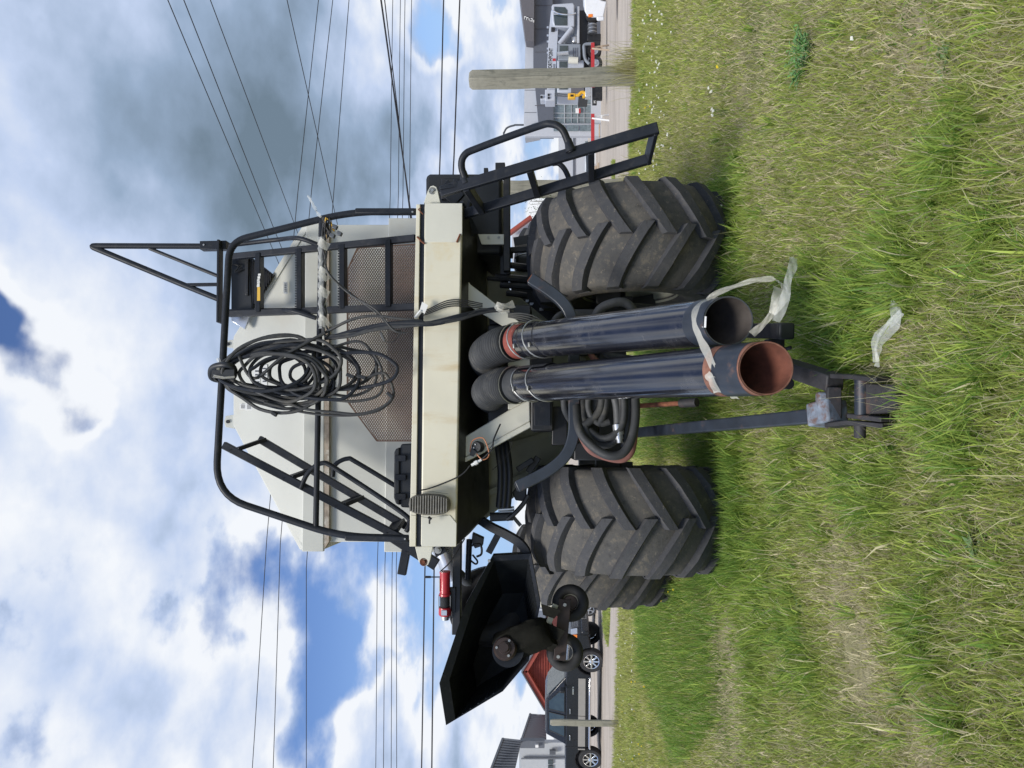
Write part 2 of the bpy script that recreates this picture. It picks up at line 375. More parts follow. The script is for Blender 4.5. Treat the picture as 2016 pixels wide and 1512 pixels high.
def gravel_mat():
    mt = bpy.data.materials.new('gravel'); mt.use_nodes = True; q = NT(mt.node_tree); oc = q.n('ShaderNodeTexCoord').outputs['Object']
    mp = q.n('ShaderNodeMapping'); q.put(mp.inputs[0], oc); mp.inputs[3].default_value = (.25, 1.6, 1); mp.inputs[2].default_value = (0, 0, .25)
    a = q.noise(mp.outputs[0], .7, 6, .6); b = q.noise(oc, 60, 4, .7); c = q.noise(oc, 7, 5, .7)
    col = q.ramp(a, [(.3, (.33, .285, .24)), (.5, (.43, .375, .32)), (.72, (.52, .465, .41))])
    col = q.mix(q.m('MULTIPLY', q.ss(b, .5, .72), .6), col, (.16, .15, .14)); col = q.mix(q.m('MULTIPLY', q.ss(c, .55, .75), .5), col, (.50, .46, .4))
    bs = q.n('ShaderNodeBsdfPrincipled'); q.put(bs.inputs['Base Color'], col); bs.inputs['Roughness'].default_value = .95
    bp = q.n('ShaderNodeBump'); bp.inputs['Strength'].default_value = .7; bp.inputs['Distance'].default_value = .03; q.put(bp.inputs['Height'], b); q.put(bs.inputs['Normal'], bp.outputs[0])
    o = q.n('ShaderNodeOutputMaterial'); q.put(o.inputs[0], bs.outputs[0]); return mt
def spread(n, near, far):
    u = np.linspace(-1, 1, n); return np.sign(u) * (near * np.abs(u) + (far - near) * np.abs(u) ** 5)
gx, gy = np.meshgrid(spread(161, 40, 1500), np.concatenate([np.linspace(-40, 60, 140), np.geomspace(61, 1500, 50)]))
gz = hgt(gx, gy) - .08 * sst(gy - edgeY(gx), 0, .6)
grid_mesh('ground', gx, gy, gz, ground_mat(), 'structure')
rx = np.concatenate([np.linspace(-120, -20, 30)[:-1], np.linspace(-20, 20, 120), np.linspace(20, 120, 30)[1:]])
RX, RS = np.meshgrid(rx, np.concatenate([np.linspace(0, 6, 14), np.linspace(6.5, 80, 60)])); RY = edgeY(RX) + RS
grid_mesh('gravel_road', RX, RY, hgt(RX, RY) - .05 * sst(RS, .5, 0) + .01, gravel_mat(), 'structure')

def blade_mat():
    mt = bpy.data.materials.new('grass_blade'); mt.use_nodes = True; q = NT(mt.node_tree)
    at = q.n('ShaderNodeAttribute', attribute_name='Col').outputs[0]
    bs = q.n('ShaderNodeBsdfPrincipled'); q.put(bs.inputs['Base Color'], at); bs.inputs['Roughness'].default_value = .55; bs.inputs['Specular IOR Level'].default_value = .25
    tr = q.n('ShaderNodeBsdfTranslucent'); q.put(tr.inputs[0], at)
    mx = q.n('ShaderNodeMixShader'); mx.inputs[0].default_value = .42; q.put(mx.inputs[1], bs.outputs[0]); q.put(mx.inputs[2], tr.outputs[0])
    o = q.n('ShaderNodeOutputMaterial'); q.put(o.inputs[0], mx.outputs[0]); return mt
BLADE = blade_mat()
def blades_obj(name, X, Y, h, w, lean, az, col, label, cat, z0=None, kind='stuff'):
    """each blade: five vertices, three triangles, bending over towards az by lean"""
    n = len(X); z = (hgt(X, Y) - .004 if z0 is None else z0)
    base = np.stack([X, Y, z], -1); d = np.stack([np.cos(az), np.sin(az), np.zeros(n)], -1)
    fa = rng.uniform(0, 2 * np.pi, n); sd_ = np.stack([np.cos(fa), np.sin(fa), np.zeros(n)], -1) * (w / 2)[:, None]
    up = np.array([0, 0, 1.0]); cl, sl_ = np.cos(lean * .45), np.sin(lean * .45); c2, s2 = np.cos(lean * 1.15), np.sin(lean * 1.15)
    mid = base + (up * (h * .52 * cl)[:, None]) + d * (h * .52 * sl_)[:, None]
    tip = mid + (up * (h * .48 * c2)[:, None]) + d * (h * .48 * s2)[:, None]
    co = np.stack([base - sd_, base + sd_, mid - sd_ * .8, mid + sd_ * .8, tip], 1).reshape(-1, 3).astype(np.float32)
    k = (np.arange(n) * 5)[:, None]
    tri = np.concatenate([k + np.array([[0, 1, 3]]), k + np.array([[0, 3, 2]]), k + np.array([[2, 3, 4]])], 1).reshape(-1)
    me = bpy.data.meshes.new(name); me.vertices.add(n * 5); me.vertices.foreach_set('co', co.ravel())
    me.loops.add(n * 9); me.loops.foreach_set('vertex_index', tri.astype(np.int32))
    me.polygons.add(n * 3); me.polygons.foreach_set('loop_start', (np.arange(n * 3) * 3).astype(np.int32))
    me.polygons.foreach_set('use_smooth', np.ones(n * 3, bool)); me.update(calc_edges=True)
    ca = me.color_attributes.new('Col', 'FLOAT_COLOR', 'POINT'); cc = np.ones((n, 5, 4), np.float32); cc[:, :, :3] = col[:, None, :]
    ca.data.foreach_set('color', cc.ravel()); me.materials.append(BLADE)
    o = bpy.data.objects.new(name, me); COL.objects.link(o); return tag(o, label, cat, kind=kind)
def vnoise(X, Y, seed, freqs):
    r = np.random.default_rng(seed); a = np.zeros_like(X)
    for f in freqs:
        for _ in range(4):
            th = r.uniform(0, 2 * np.pi); a += np.sin((X * np.cos(th) + Y * np.sin(th)) * f * r.uniform(.7, 1.3) + r.uniform(0, 6.28)) / 4
    return a / len(freqs)
GREEN, OLIVE, DRY, DEEP, LIME, THATCH = (np.array(c) for c in ((.255, .375, .072), (.43, .435, .14), (.68, .62, .40), (.13, .235, .046), (.46, .565, .118), (.52, .46, .315)))
# where the photograph shows long green tufts (picture x, y, radius in m, strength) and bare patches
LUSH = [(1440, 450, .45, 1), (1440, 590, .4, 1), (1430, 980, .5, 1.2), (1430, 1090, .5, 1.2), (1455, 900, .3, .8), (1620, 600, .35, 1.1), (1700, 600, .3, 1), (1660, 680, .2, .9), (1800, 560, .25, .9), (1850, 330, .3, .8),
        (1760, 480, .25, .8), (1880, 800, .3, .9), (1900, 260, .25, .6), (1960, 700, .2, .7), (1700, 960, .3, .7), (1560, 960, .3, .8), (1620, 1020, .25, .7), (1570, 1250, .3, .7), (1620, 1350, .25, .7), (1830, 1250, .3, .7),
        (1760, 1000, .2, .7), (1930, 930, .2, .6), (1500, 1100, .4, .6), (1500, 1300, .35, .5), (1760, 890, .14, .7), (1630, 690, .12, 1), (1800, 730, .12, .9), (1830, 820, .12, .8), (1690, 690, .14, 1.1), (1580, 800, .25, .6), (1900, 1430, .2, .6), (1960, 480, .2, .7), (1570, 110, .3, .6), (1720, 1440, .2, .5)]
BARE = [(1800, 60, .3, 1.2), (1590, 40, .5, .9), (1500, 60, .4, .7), (1470, 160, .5, .7), (1430, 1240, .6, .9), (1440, 1400, .5, .8), (1660, 1150, .35, 1.1), (1690, 1290, .3, 1.2), (1720, 1350, .3, 1), (1960, 1010, .25, .8), (1830, 1500, .3, .9),
        (1990, 300, .25, .7), (1860, 130, .3, .5), (1650, 480, .3, .6), (1590, 480, .3, .5), (1530, 330, .5, .6), (1800, 640, .2, .5), (1420, 1330, .5, .7), (1950, 1250, .3, .5), (1500, 760, .4, .5)]
def field(X, Y, spots):
    a = np.zeros_like(X)
    for (x, y, r, s) in spots:
        g = G(x, y); rr = r * max(.55, g.y / 5); a += s * np.exp(-(((X - g.x) ** 2 + (Y - g.y) ** 2) / (rr * rr)))
    return a
def sample(n, y0, y1, pw, margin=.12):
    """random positions inside the camera's wedge (and a step beside it); pw < 1 crowds the near ground"""
    Y = y0 + (y1 - y0) * rng.random(n) ** pw; hw = .5 * Y + margin * Y + .5; X = rng.uniform(-1, 1, n) * hw; return X, Y
def keep(X, Y): return Y < edgeY(X) + rng.normal(-.05, .12, len(X))
def mixc(a, b, t_): return a * (1 - t_[:, None]) + b * t_[:, None]
# -- lawn
HX, HY = P(1700, 790, 3.72).x, 3.62          # the coupler lies here and keeps the grass down
X, Y = sample(330000, 2.0, 20.5, 1.55); k = keep(X, Y); X, Y = X[k], Y[k]
lush = vnoise(X, Y, 3, (.9, 2.3, 5)) * .55 + field(X, Y, LUSH); bare = field(X, Y, BARE) * .75 + np.clip(vnoise(X, Y, 5, (1.1, 2.9, 6)) - .28, 0, 1) * 1.0
k = rng.random(len(X)) > np.clip(bare * .7, 0, .85); X, Y, lush, bare = X[k], Y[k], lush[k], bare[k]; n = len(X)
far = sst(Y, 7, 13); dry = np.clip(.26 - lush * .5 + bare * .3 - far * .12, .03, .75); isdry = rng.random(n) < dry
h = rng.uniform(.045, .12, n) * (1 + np.clip(lush, -.3, 1.2) * .75) * (1 + .25 * far); h[isdry] *= .9
w = rng.uniform(.0036, .0080, n) * (1 + .11 * np.clip(Y - 3, 0, 14))
col = mixc(OLIVE, GREEN, np.clip(.45 + lush * .6 + rng.normal(0, .25, n), 0, 1)); col[rng.random(n) < .12] = LIME
col = mixc(col, np.tile(OLIVE, (n, 1)), far * .55); col[isdry] = mixc(DRY, THATCH, rng.random(isdry.sum()))
col *= rng.uniform(.65, 1.3, (n, 1))
k = ~((np.abs(X - HX) < .22) & (np.abs(Y - HY) < .34)); h[~k] *= .6
blades_obj('lawn_grass', X, Y, h, w, np.where(isdry, rng.uniform(.5, 1.5, n), rng.uniform(.15, 1.05, n)), rng.uniform(0, 6.28, n), col, 'short mown-looking grass mixed with dry stems over the field', 'grass')
# -- long tufts: clumps whose blades fan out from one root
tx, ty = sample(9000, 2.0, 17, 1.6); lt = vnoise(tx, ty, 3, (.9, 2.3, 5)) * .55 + field(tx, ty, LUSH) * 1.25 - field(tx, ty, BARE) * .8
k = (rng.random(len(tx)) < np.clip(lt * .85 - .02, .03, .85)) & (ty < edgeY(tx) - .5); tx, ty, lt = tx[k], ty[k], lt[k]
m = 26; n = len(tx) * m; X = np.repeat(tx, m); Y = np.repeat(ty, m); L = np.repeat(lt, m); az = rng.uniform(0, 6.28, n)
flow = np.repeat(rng.uniform(0, 6.28, len(tx)), m); az = np.where(rng.random(n) < .55, flow + rng.normal(0, .6, n), az)
X = X + np.cos(az) * rng.uniform(0, .05, n); Y = Y + np.sin(az) * rng.uniform(0, .05, n)
h = rng.uniform(.10, .24, n) * (.7 + .45 * np.clip(L, .2, 1.2)); w = rng.uniform(.0050, .0115, n) * (1 + .08 * np.clip(Y - 3, 0, 14))
col = mixc(GREEN, LIME, rng.random(n) ** 1.5); dk = rng.random(n) < .25; col[dk] = DEEP * 1.3; dd = rng.random(n) < .08; col[dd] = DRY; col *= rng.uniform(.7, 1.25, (n, 1))
k = (np.abs(X - HX) < .20) & (np.abs(Y - HY) < .34) & (rng.random(n) < .8); h[k] *= .5
blades_obj('tufted_grass', X, Y, h, w, rng.uniform(.2, 1.25, n), az, col, 'longer bright green grass tufts in the field and round the hitch', 'grass')
# -- dense dark grass sheltered around and behind the wheels
def band(n, poly):
    pts = np.array([(G(x, y).x, G(x, y).y) for x, y in poly]); lo, hi = pts.min(0), pts.max(0)
    X = rng.uniform(lo[0], hi[0], n * 3); Y = rng.uniform(lo[1], hi[1], n * 3); ins = np.zeros(len(X), bool); j = len(pts) - 1
    for i in range(len(pts)):
        (xi, yi), (xj, yj) = pts[i], pts[j]; c = ((yi > Y) != (yj > Y)) & (X < (xj - xi) * (Y - yi) / (yj - yi + 1e-9) + xi); ins ^= c; j = i
    return X[ins][:n], Y[ins][:n]
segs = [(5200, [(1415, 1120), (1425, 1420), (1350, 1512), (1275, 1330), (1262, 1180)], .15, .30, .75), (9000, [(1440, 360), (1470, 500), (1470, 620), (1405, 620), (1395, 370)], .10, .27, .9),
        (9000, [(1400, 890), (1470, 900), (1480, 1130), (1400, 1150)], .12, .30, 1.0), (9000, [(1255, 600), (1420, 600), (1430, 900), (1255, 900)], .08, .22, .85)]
Xs, Ys, Hs, Ds = [], [], [], []
for (n, poly, h0, h1, g) in segs:
    a, b = band(n, poly); Xs.append(a); Ys.append(b); Hs.append(rng.uniform(h0, h1, len(a))); Ds.append(np.full(len(a), g))
X, Y, h, g = map(np.concatenate, (Xs, Ys, Hs, Ds)); n = len(X)
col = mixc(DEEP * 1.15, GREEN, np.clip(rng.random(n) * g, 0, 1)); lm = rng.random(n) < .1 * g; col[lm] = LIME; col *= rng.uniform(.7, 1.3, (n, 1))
blades_obj('wheel_grass', X, Y, h, rng.uniform(.005, .010, n) * (1 + .05 * np.clip(Y - 6, 0, 9)), rng.uniform(.1, .9, n), rng.uniform(0, 6.28, n), col, 'dense dark green grass left standing around the wheels', 'grass')
# -- straw and clippings lying on the soil
X, Y = sample(70000, 2.0, 13, 1.5); k = keep(X, Y); X, Y = X[k], Y[k]; bare = field(X, Y, BARE) + np.clip(vnoise(X, Y, 5, (1.1, 2.9, 6)), 0, 1)
k = rng.random(len(X)) < .24 + bare * .28; X, Y = X[k], Y[k]; n = len(X)
col = mixc(DRY, THATCH, rng.random(n)) * rng.uniform(.45, 1.15, (n, 1))
blades_obj('straw_litter', X, Y, rng.uniform(.04, .13, n), rng.uniform(.0016, .0034, n) * (1 + .1 * np.clip(Y - 3, 0, 12)), rng.uniform(1.2, 1.62, n), rng.uniform(0, 6.28, n), col, 'dry straw clippings lying over bare soil', 'straw', z0=hgt(X, Y) + rng.uniform(.004, .05, n))
# -- thin seed stalks standing above the grass, and low broad leaves between the blades
X, Y = sample(3200, 2.0, 13, 1.5); k = keep(X, Y - .3); X, Y = X[k], Y[k]; n = len(X)
blades_obj('seed_stalks', X, Y, rng.uniform(.16, .36, n), rng.uniform(.002, .0035, n) * (1 + .1 * np.clip(Y - 3, 0, 12)), rng.uniform(.1, .9, n), rng.uniform(0, 6.28, n), mixc(DRY, OLIVE, rng.random(n) * .6) * rng.uniform(.7, 1.2, (n, 1)), 'thin pale seed stalks standing above the grass', 'grass')
X, Y = sample(26000, 2.0, 12, 1.5); k = keep(X, Y) & (vnoise(X, Y, 9, (1.4, 3.5)) > .12); X, Y = X[k], Y[k]; n = len(X)
blades_obj('broad_leaves', X, Y, rng.uniform(.025, .07, n), rng.uniform(.008, .018, n), rng.uniform(.6, 1.5, n), rng.uniform(0, 6.28, n), mixc(GREEN, DEEP, rng.random(n)) * rng.uniform(.7, 1.35, (n, 1)), 'low broad clover and weed leaves between the grass blades', 'ground cover')
# -- rough green verges beyond the gravel
def verge(name, n, poly, zf, h0, h1, label):
    c = [P(x, y, Yd) for x, y, Yd in poly]; pts = np.array([(p.x, p.y) for p in c]); u = rng.random((n, 2))
    a = pts[0] * (1 - u[:, :1]) + pts[1] * u[:, :1]; b = pts[3] * (1 - u[:, :1]) + pts[2] * u[:, :1]; q_ = a * (1 - u[:, 1:]) + b * u[:, 1:]
    X, Y = q_[:, 0], q_[:, 1]; col = mixc(GREEN, OLIVE, rng.random(n)) * rng.uniform(.7, 1.3, (n, 1))
    blades_obj(name, X, Y, rng.uniform(h0, h1, n), rng.uniform(.015, .03, n), rng.uniform(.1, .8, n), rng.uniform(0, 6.28, n), col, label, 'grass')
verge('verge_grass', 2600, [(1197, 1160, 22.2), (1197, 1275, 22.8), (1190, 1235, 24.8), (1190, 1160, 24.6)], 0, .05, .16, 'green grass verge between the gravel road and the parked pickup')
verge('strip_grass', 3000, [(1190, 315, 30), (1190, 400, 30), (1178, 400, 33), (1178, 315, 33)], 0, .05, .2, 'green grass strip across the gravel lot behind the steps')
# -- tall dry grass round the post feet
def post_grass(name, c, n, h0, h1, r, label):
    X = rng.normal(c.x, r, n); Y = rng.normal(c.y - .12, r * .6, n); col = mixc(DRY, OLIVE, rng.random(n)) * rng.uniform(.5, 1.1, (n, 1))
    return blades_obj(name, X, Y, rng.uniform(h0, h1, n), rng.uniform(.006, .012, n), rng.uniform(.0, .55, n), rng.uniform(0, 6.28, n), col, label, 'grass')
POST1 = G(1258, 150); POST2 = G(1238, 370); POST3 = G(1222, 1425)
post_grass('dry_grass', Vector((POST1.x + .12, POST1.y, 0)), 420, .2, .85, .17, 'tall dry grass standing at the foot of the tall fence post')
post_grass('seed_grass', POST2, 200, .2, .55, .25, 'dry grass at the foot of the post behind the steps')
post_grass('short_dry_grass', POST3, 120, .1, .35, .15, 'short dry grass at the foot of the low post by the pickup')
# -- flowers
def flower_mesh(name, col, r):
    pm(name + '_petal', col, .6, var=.15, scale=60); pm(name + '_stem', (.09, .15, .04), .7)
    m = MB(); m.tube([Vector((0, 0, 0)), Vector((.006, 0, .07)), Vector((0, .004, .13))], .002, 4)
    me0 = len(m.f)
    for i in range(9):
        a = i * 2.4; m.ball(Vector((math.cos(a) * r * .55, math.sin(a) * r * .55, .135 + (i % 3) * r * .3)), r * .55, 6)
    me = m.mesh(name, mat=name + '_stem'); me.materials.append(MATS[name + '_petal'])
    for p in me.polygons: p.material_index = 0 if p.index < me0 else 1
    return me
fw = flower_mesh('clover', (.78, .78, .70), .012); fy = flower_mesh('hawkweed', (.80, .62, .02), .011)
def flower(me, x, y, s, name, label, group, dz=0):
    g = G(x, y); o = bpy.data.objects.new(name, me); COL.objects.link(o); o.location = (g.x, g.y, hz(g.x, g.y) - .01 + dz); o.scale = (s, s, s); o.rotation_euler = (random.uniform(-.3, .3), random.uniform(-.3, .3), random.uniform(0, 6))
    tag(o, label, 'flower', group); return o
for i in range(80):
    x = random.choice([random.gauss(1312, 16), random.uniform(1250, 1345), random.gauss(1312, 10)]); y = random.uniform(5, 345)
    if abs(y - 150) < 24 and x < 1280: continue
    flower(fw, x, y, random.uniform(.8, 1.5), 'clover_flower', 'white clover head in the grass in front of the gravel road', 'white clover heads along the far grass')
for (x, y) in ((1410, 178), (1412, 190), (1416, 218), (1414, 226), (1418, 222), (1436, 412), (1440, 420)):
    flower(fw, x + 18, y, 1.2, 'clover_flower', 'white clover head in the mid field near the right front wheel', 'clover heads by the right wheel')
flower(fw, 1728, 66, .9, 'clover_flower', 'large white clover head near the bare soil patch', None)
for i in range(46):
    flower(fw, random.uniform(1222, 1262), random.uniform(1215, 1500), random.uniform(.7, 1.2), 'clover_flower', 'white clover head in the grass before the pickup', 'white clover heads before the pickup')
for (x, y) in ((1452, 118), (1330, 1152), (1347, 1158), (1336, 1166), (1329, 1178), (1300, 208), (1296, 212)) + tuple((random.uniform(1232, 1290), random.uniform(1330, 1500)) for _ in range(14)):
    flower(fy, x + 6, y, random.uniform(.9, 1.4), 'yellow_flower', 'small yellow flower standing above the grass', 'yellow flowers dotted in the grass', .05)
# -- leafy weeds
pm('weed_leaf', (.09, .21, .05), .5, var=.35, scale=30); pm('dock_leaf', (.11, .19, .07), .5, var=.25, scale=20)
def weed(name, x, y, n, rad, hh, lw, label, mat):
    g = G(x, y); b = Vector((g.x, g.y, hz(g.x, g.y))); t_ = thing(name, b, label, 'weed'); r = random.Random(int(x))
    for s in range(n):
        a = r.uniform(0, 6.28); q0 = b + Vector((math.cos(a), math.sin(a), 0)) * rad * r.random() * .3
        q1 = q0 + Vector((math.cos(a) * rad * r.uniform(.3, 1), math.sin(a) * rad * r.uniform(.3, 1), hh * r.uniform(.5, 1)))
        st = MB(); st.tube([q0, (q0 + q1) / 2 + Vector((0, 0, hh * .15)), q1], .003, 4); so_ = st.build('stem', mat, t_)
        lf = MB()
        for k_ in range(9):
            f_ = .25 + .75 * k_ / 8; c = q0.lerp(q1, f_) + Vector((0, 0, hh * .15 * math.sin(f_ * 3.1))); aa = r.uniform(0, 6.28); d = Vector((math.cos(aa), math.sin(aa), r.uniform(-.2, .6))); sd_ = Vector((-d.y, d.x, 0))
            lf.face([c, c + d * lw * .5 + sd_ * lw * .28, c + d * lw, c + d * lw * .5 - sd_ * lw * .28])
        tag(lf.build('leaf', mat, so_, smooth_deg=0, recalc=False), kind='stuff')
weed('leafy_weed', 1600, 108, 34, .17, .13, .028, 'bright green feathery weed clump in the right of the field', 'weed_leaf')
weed('low_weed', 1860, 110, 6, .07, .03, .03, 'low flat-leaved weed beside the bare soil patch', 'dock_leaf')
weed('dock_plant', 1950, 1090, 3, .05, .05, .05, 'broad-leaved dock plant at the near left of the field', 'dock_leaf')
weed('grey_weed', 1580, 1195, 6, .08, .06, .03, 'small grey-green weed beside the bare strip on the left', 'dock_leaf')
# ------------------------------------------------------------------ the seed cart
cart = thing('seed_cart', C(0, .5, 0), 'large cream air seeder cart with black guard rail standing in the grass', 'seed cart')
def bld(m, name, mat, par=None, **k): return m.build(name, mat, par or cart, **k)
# ---- tank
def poly(l, b): return [PC(x, y, b) for x, y in l]
TB = .95
up = [(637, 440), (597, 440), (459, 663), (459, 838), (590, 1083), (637, 1083)]
m = MB(); f0 = [PC(637, 440, TB), PC(597, 441, TB), PC(459, 663, TB + .22), PC(459, 838, TB + .22), PC(590, 1083, TB), PC(637, 1083, TB)]
m.loft([f0, [p + EB * (3.6 - (.22 if 1 < i < 4 else 0)) for i, p in enumerate(f0)]])
tank = bld(m, 'upper_tank', 'tank_white', bevel=.012)
m = MB(); f1 = [PC(648, 442, TB + .02), PC(648, 1067, TB + .02), PC(900, 1067, TB - .02), PC(900, 442, TB - .02)]
m.loft([f1, [p + EB * 3.5 for p in f1]]); ltank = bld(m, 'lower_tank', 'tank_white', bevel=.01)
m = MB(); m.prism(poly([(765, 429), (756, 1087), (860, 1087), (862, 429)], TB - .035), EB * .05); bld(m, 'lower_flange', 'tank_white', ltank, bevel=.008)
m = MB(); m.prism(poly([(602, 436), (594, 1086), (637, 1086), (640, 436)], TB - .03), EB * .04); bld(m, 'upper_flange', 'tank_white', tank, bevel=.008)
m = MB(); m.prism(poly([(638.5, 442), (638.5, 1080), (647.5, 1066), (647.5, 442)], TB - .03), EB * .07); bld(m, 'weld_seam', 'weld_rust', tank)
for (a, c_) in (((597, 441, TB - .004), (459, 663, TB + .216)), ((459, 838, TB + .216), (590, 1083, TB - .004))):   # folded edge ribs
    p, q = PC(*a), PC(*c_); m = MB(); m.bar(p + Vector((0, 0, -.06)), q + Vector((0, 0, -.06)), .035, .014, EB); bld(m, 'edge_rib', 'tank_white', tank, bevel=.004)
for (y0, y1) in ((668, 686), (816, 844)):
    m = MB(); m.prism([PC(x, y, TB + .25) for x, y in ((462, y0), (444, y0 + 3), (441, (y0 + y1) / 2), (444, y1 - 3), (462, y1))], EB * .02); lg = bld(m, 'lifting_lug', 'tank_white', bevel=.003)
    m = MB(); m.lathe(PC(448, (y0 + y1) / 2, TB + .235), EB, [(.001, 0), (.018, 0), (.018, .012), (.001, .012)], 12); bld(m, 'lug_hole', 'black_steel', lg)
# decals on the tank
for i, (x0, y0, x1, y1) in enumerate(((472, 795, 484, 806), (484, 793, 496, 808), (500, 722, 512, 770), (515, 718, 526, 760), (558, 555, 566, 578))):
    m = MB(); bb = TB + .21 * max(0, (597 - (x0 + x1) / 2) / 138) - .006; m.prism(poly([(x0, y0), (x1, y0), (x1, y1), (x0, y1)], bb), EB * .004); dcl = bld(m, 'decal', 'white_label')
    g_ = MB()
    for k in range(5):
        yy = y0 + (y1 - y0) * (.15 + .15 * k); g_.prism(poly([(x0 + 2, yy), (x1 - 2, yy), (x1 - 2, yy + (y1 - y0) * .06), (x0 + 2, yy + (y1 - y0) * .06)], bb - .003), EB * .002)
    bld(g_, 'print', 'grey_plate', dcl)
# hopper bottoms below the tank, seen from beneath
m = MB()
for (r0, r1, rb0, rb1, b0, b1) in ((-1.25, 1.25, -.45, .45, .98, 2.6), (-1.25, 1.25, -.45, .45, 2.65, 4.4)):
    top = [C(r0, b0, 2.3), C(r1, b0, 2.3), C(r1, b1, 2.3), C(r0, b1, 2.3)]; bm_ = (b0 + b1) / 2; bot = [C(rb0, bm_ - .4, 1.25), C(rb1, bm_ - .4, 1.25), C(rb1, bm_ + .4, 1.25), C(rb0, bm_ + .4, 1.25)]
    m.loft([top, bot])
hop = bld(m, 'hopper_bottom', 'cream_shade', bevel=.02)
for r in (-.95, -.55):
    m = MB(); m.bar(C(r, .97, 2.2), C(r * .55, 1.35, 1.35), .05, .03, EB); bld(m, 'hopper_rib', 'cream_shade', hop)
# ---- expanded metal screen in front of the tank
sp = [(684, 532), (704, 488), (818, 481), (813, 868), (742, 868), (684, 790)]; SB = .72
m = MB()
def inside(px, py):
    c_ = False; j = len(sp) - 1
    for i in range(len(sp)):
        (xi, yi), (xj, yj) = sp[i], sp[j]
        if (yi > py) != (yj > py) and px < (xj - xi) * (py - yi) / (yj - yi) + xi: c_ = not c_
        j = i
    return c_
px_, py_ = 2.45, 3.6            # half diagonals of one diamond, in picture pixels at that distance
rows = int((822 - 680) / px_) + 1; cols = int((872 - 478) / py_) + 1; wv = .0034
for i in range(rows):
    for j in range(cols):
        if (i + j) % 2: continue
        x, y = 680 + i * px_, 478 + j * py_
        for (dx, dy) in ((px_, py_), (px_, -py_)):
            if inside(x, y) and inside(x + dx, y + dy):
                p, q = PC(x, y, SB + (.004 if i % 2 else 0)), PC(x + dx, y + dy, SB + (0 if i % 2 else .004)); n_ = (q - p).normalized().cross(EB) * wv
                k = len(m.v); m.v += [p - n_, p + n_, q + n_, q - n_, p - n_ + EB * .004, q - n_ + EB * .004]; m.f += [(k, k + 1, k + 2, k + 3), (k, k + 3, k + 5, k + 4)]
scr = bld(m, 'expanded_metal_screen', 'expanded_metal', smooth_deg=0, recalc=False); scr['kind'] = 'stuff'
m = MB()
for a, c_ in zip(sp, sp[1:] + sp[:1]):
    if a[0] > 810 and c_[0] > 810: continue
    m.bar(PC(*a, SB + .01), PC(*c_, SB + .01), .012, .012, EB)
bld(m, 'screen_frame', 'expanded_metal', scr)
# ---- platform beam
m = MB(); m.prism([PC(835.5, 401, 0), PC(828, 1075, 0), PC(898, 1077, 0), PC(910.5, 401, 0)], EB * .92); beam = bld(m, 'platform_beam', 'cream', bevel=.014)
m = MB(); m.prism([PC(827, 402, .012), PC(819, 1076, .012), PC(829, 1076, .012), PC(836.5, 402, .012)], EB * .9); bld(m, 'rubber_edge', 'black_rail', beam)
m = MB(); m.prism([PC(819.5, 402, -.004), PC(806, 1076, -.004), PC(818.5, 1076, -.004), PC(827, 402, -.004)], EB * .03); bld(m, 'edge_angle', 'cream', beam, bevel=.004)
m = MB(); m.prism([PC(836.5, 400, -.006), PC(836.5, 477, -.006), PC(899, 477, -.006), PC(910, 461, -.006), PC(910, 400, -.006)], EB * .012); bld(m, 'end_plate', 'cream_plate', beam, bevel=.003)
m = MB(); m.prism([PC(829.5, 1076, -.005), PC(830, 1014, -.005), PC(886, 1014, -.005), PC(899, 1030, -.005), PC(898, 1076, -.005)], EB * .012); bld(m, 'end_plate', 'cream_plate', beam, bevel=.003)
m = MB(); m.tube([PC(829, 474, -.008), PC(821, 466, -.010)], .008, 6); m.tube([PC(836, 480, -.008), PC(828, 474, -.008)], .008, 6); m.tube([PC(829, 408, -.01), PC(823, 412, -.01), PC(833, 422, -.01)], .004, 5); bld(m, 'edge_wire', 'rust', beam)
m = MB(); m.tube([PC(906, 461, -.008), PC(899, 477, -.008)], .008, 6); bld(m, 'rusty_notch', 'rust', beam)
# deck: boards of grating behind the beam lip
for i in range(4):
    m = MB(); b0 = .05 + i * .22; zt = (PC(812, 740, 0)).z; m.box(C(.02, b0 + .1, zt - .03), ER * 2.66, EB * .2, EZ * .03); bld(m, 'deck_grating', 'black_steel', bevel=.004)
# ears with pivot bolts at both ends
def ear(l, bolt, mats, lab=None):
    m = MB(); m.prism(poly(l, .03), EB * .025); e_ = bld(m, 'pivot_ear', 'cream_plate', bevel=.003); Rb = .022
    o_ = PC(*bolt, .03); m = MB(); m.lathe(o_, -EB, [(.001, .012), (Rb * .6, .012), (Rb * .6, .0), (Rb * 1.5, 0), (Rb * 1.5, -.01)], 6 if 0 else 16); bld(m, 'pivot_bolt', mats, e_)
ear([(834, 400), (842, 376), (847, 367), (853, 365), (859, 368), (862, 377), (867, 400)], (851.5, 375.5), 'zinc')
ear([(817, 1076), (824, 1105), (829, 1113), (836, 1115), (843, 1112), (847, 1102), (852, 1076)], (834, 1106.5), 'rust')
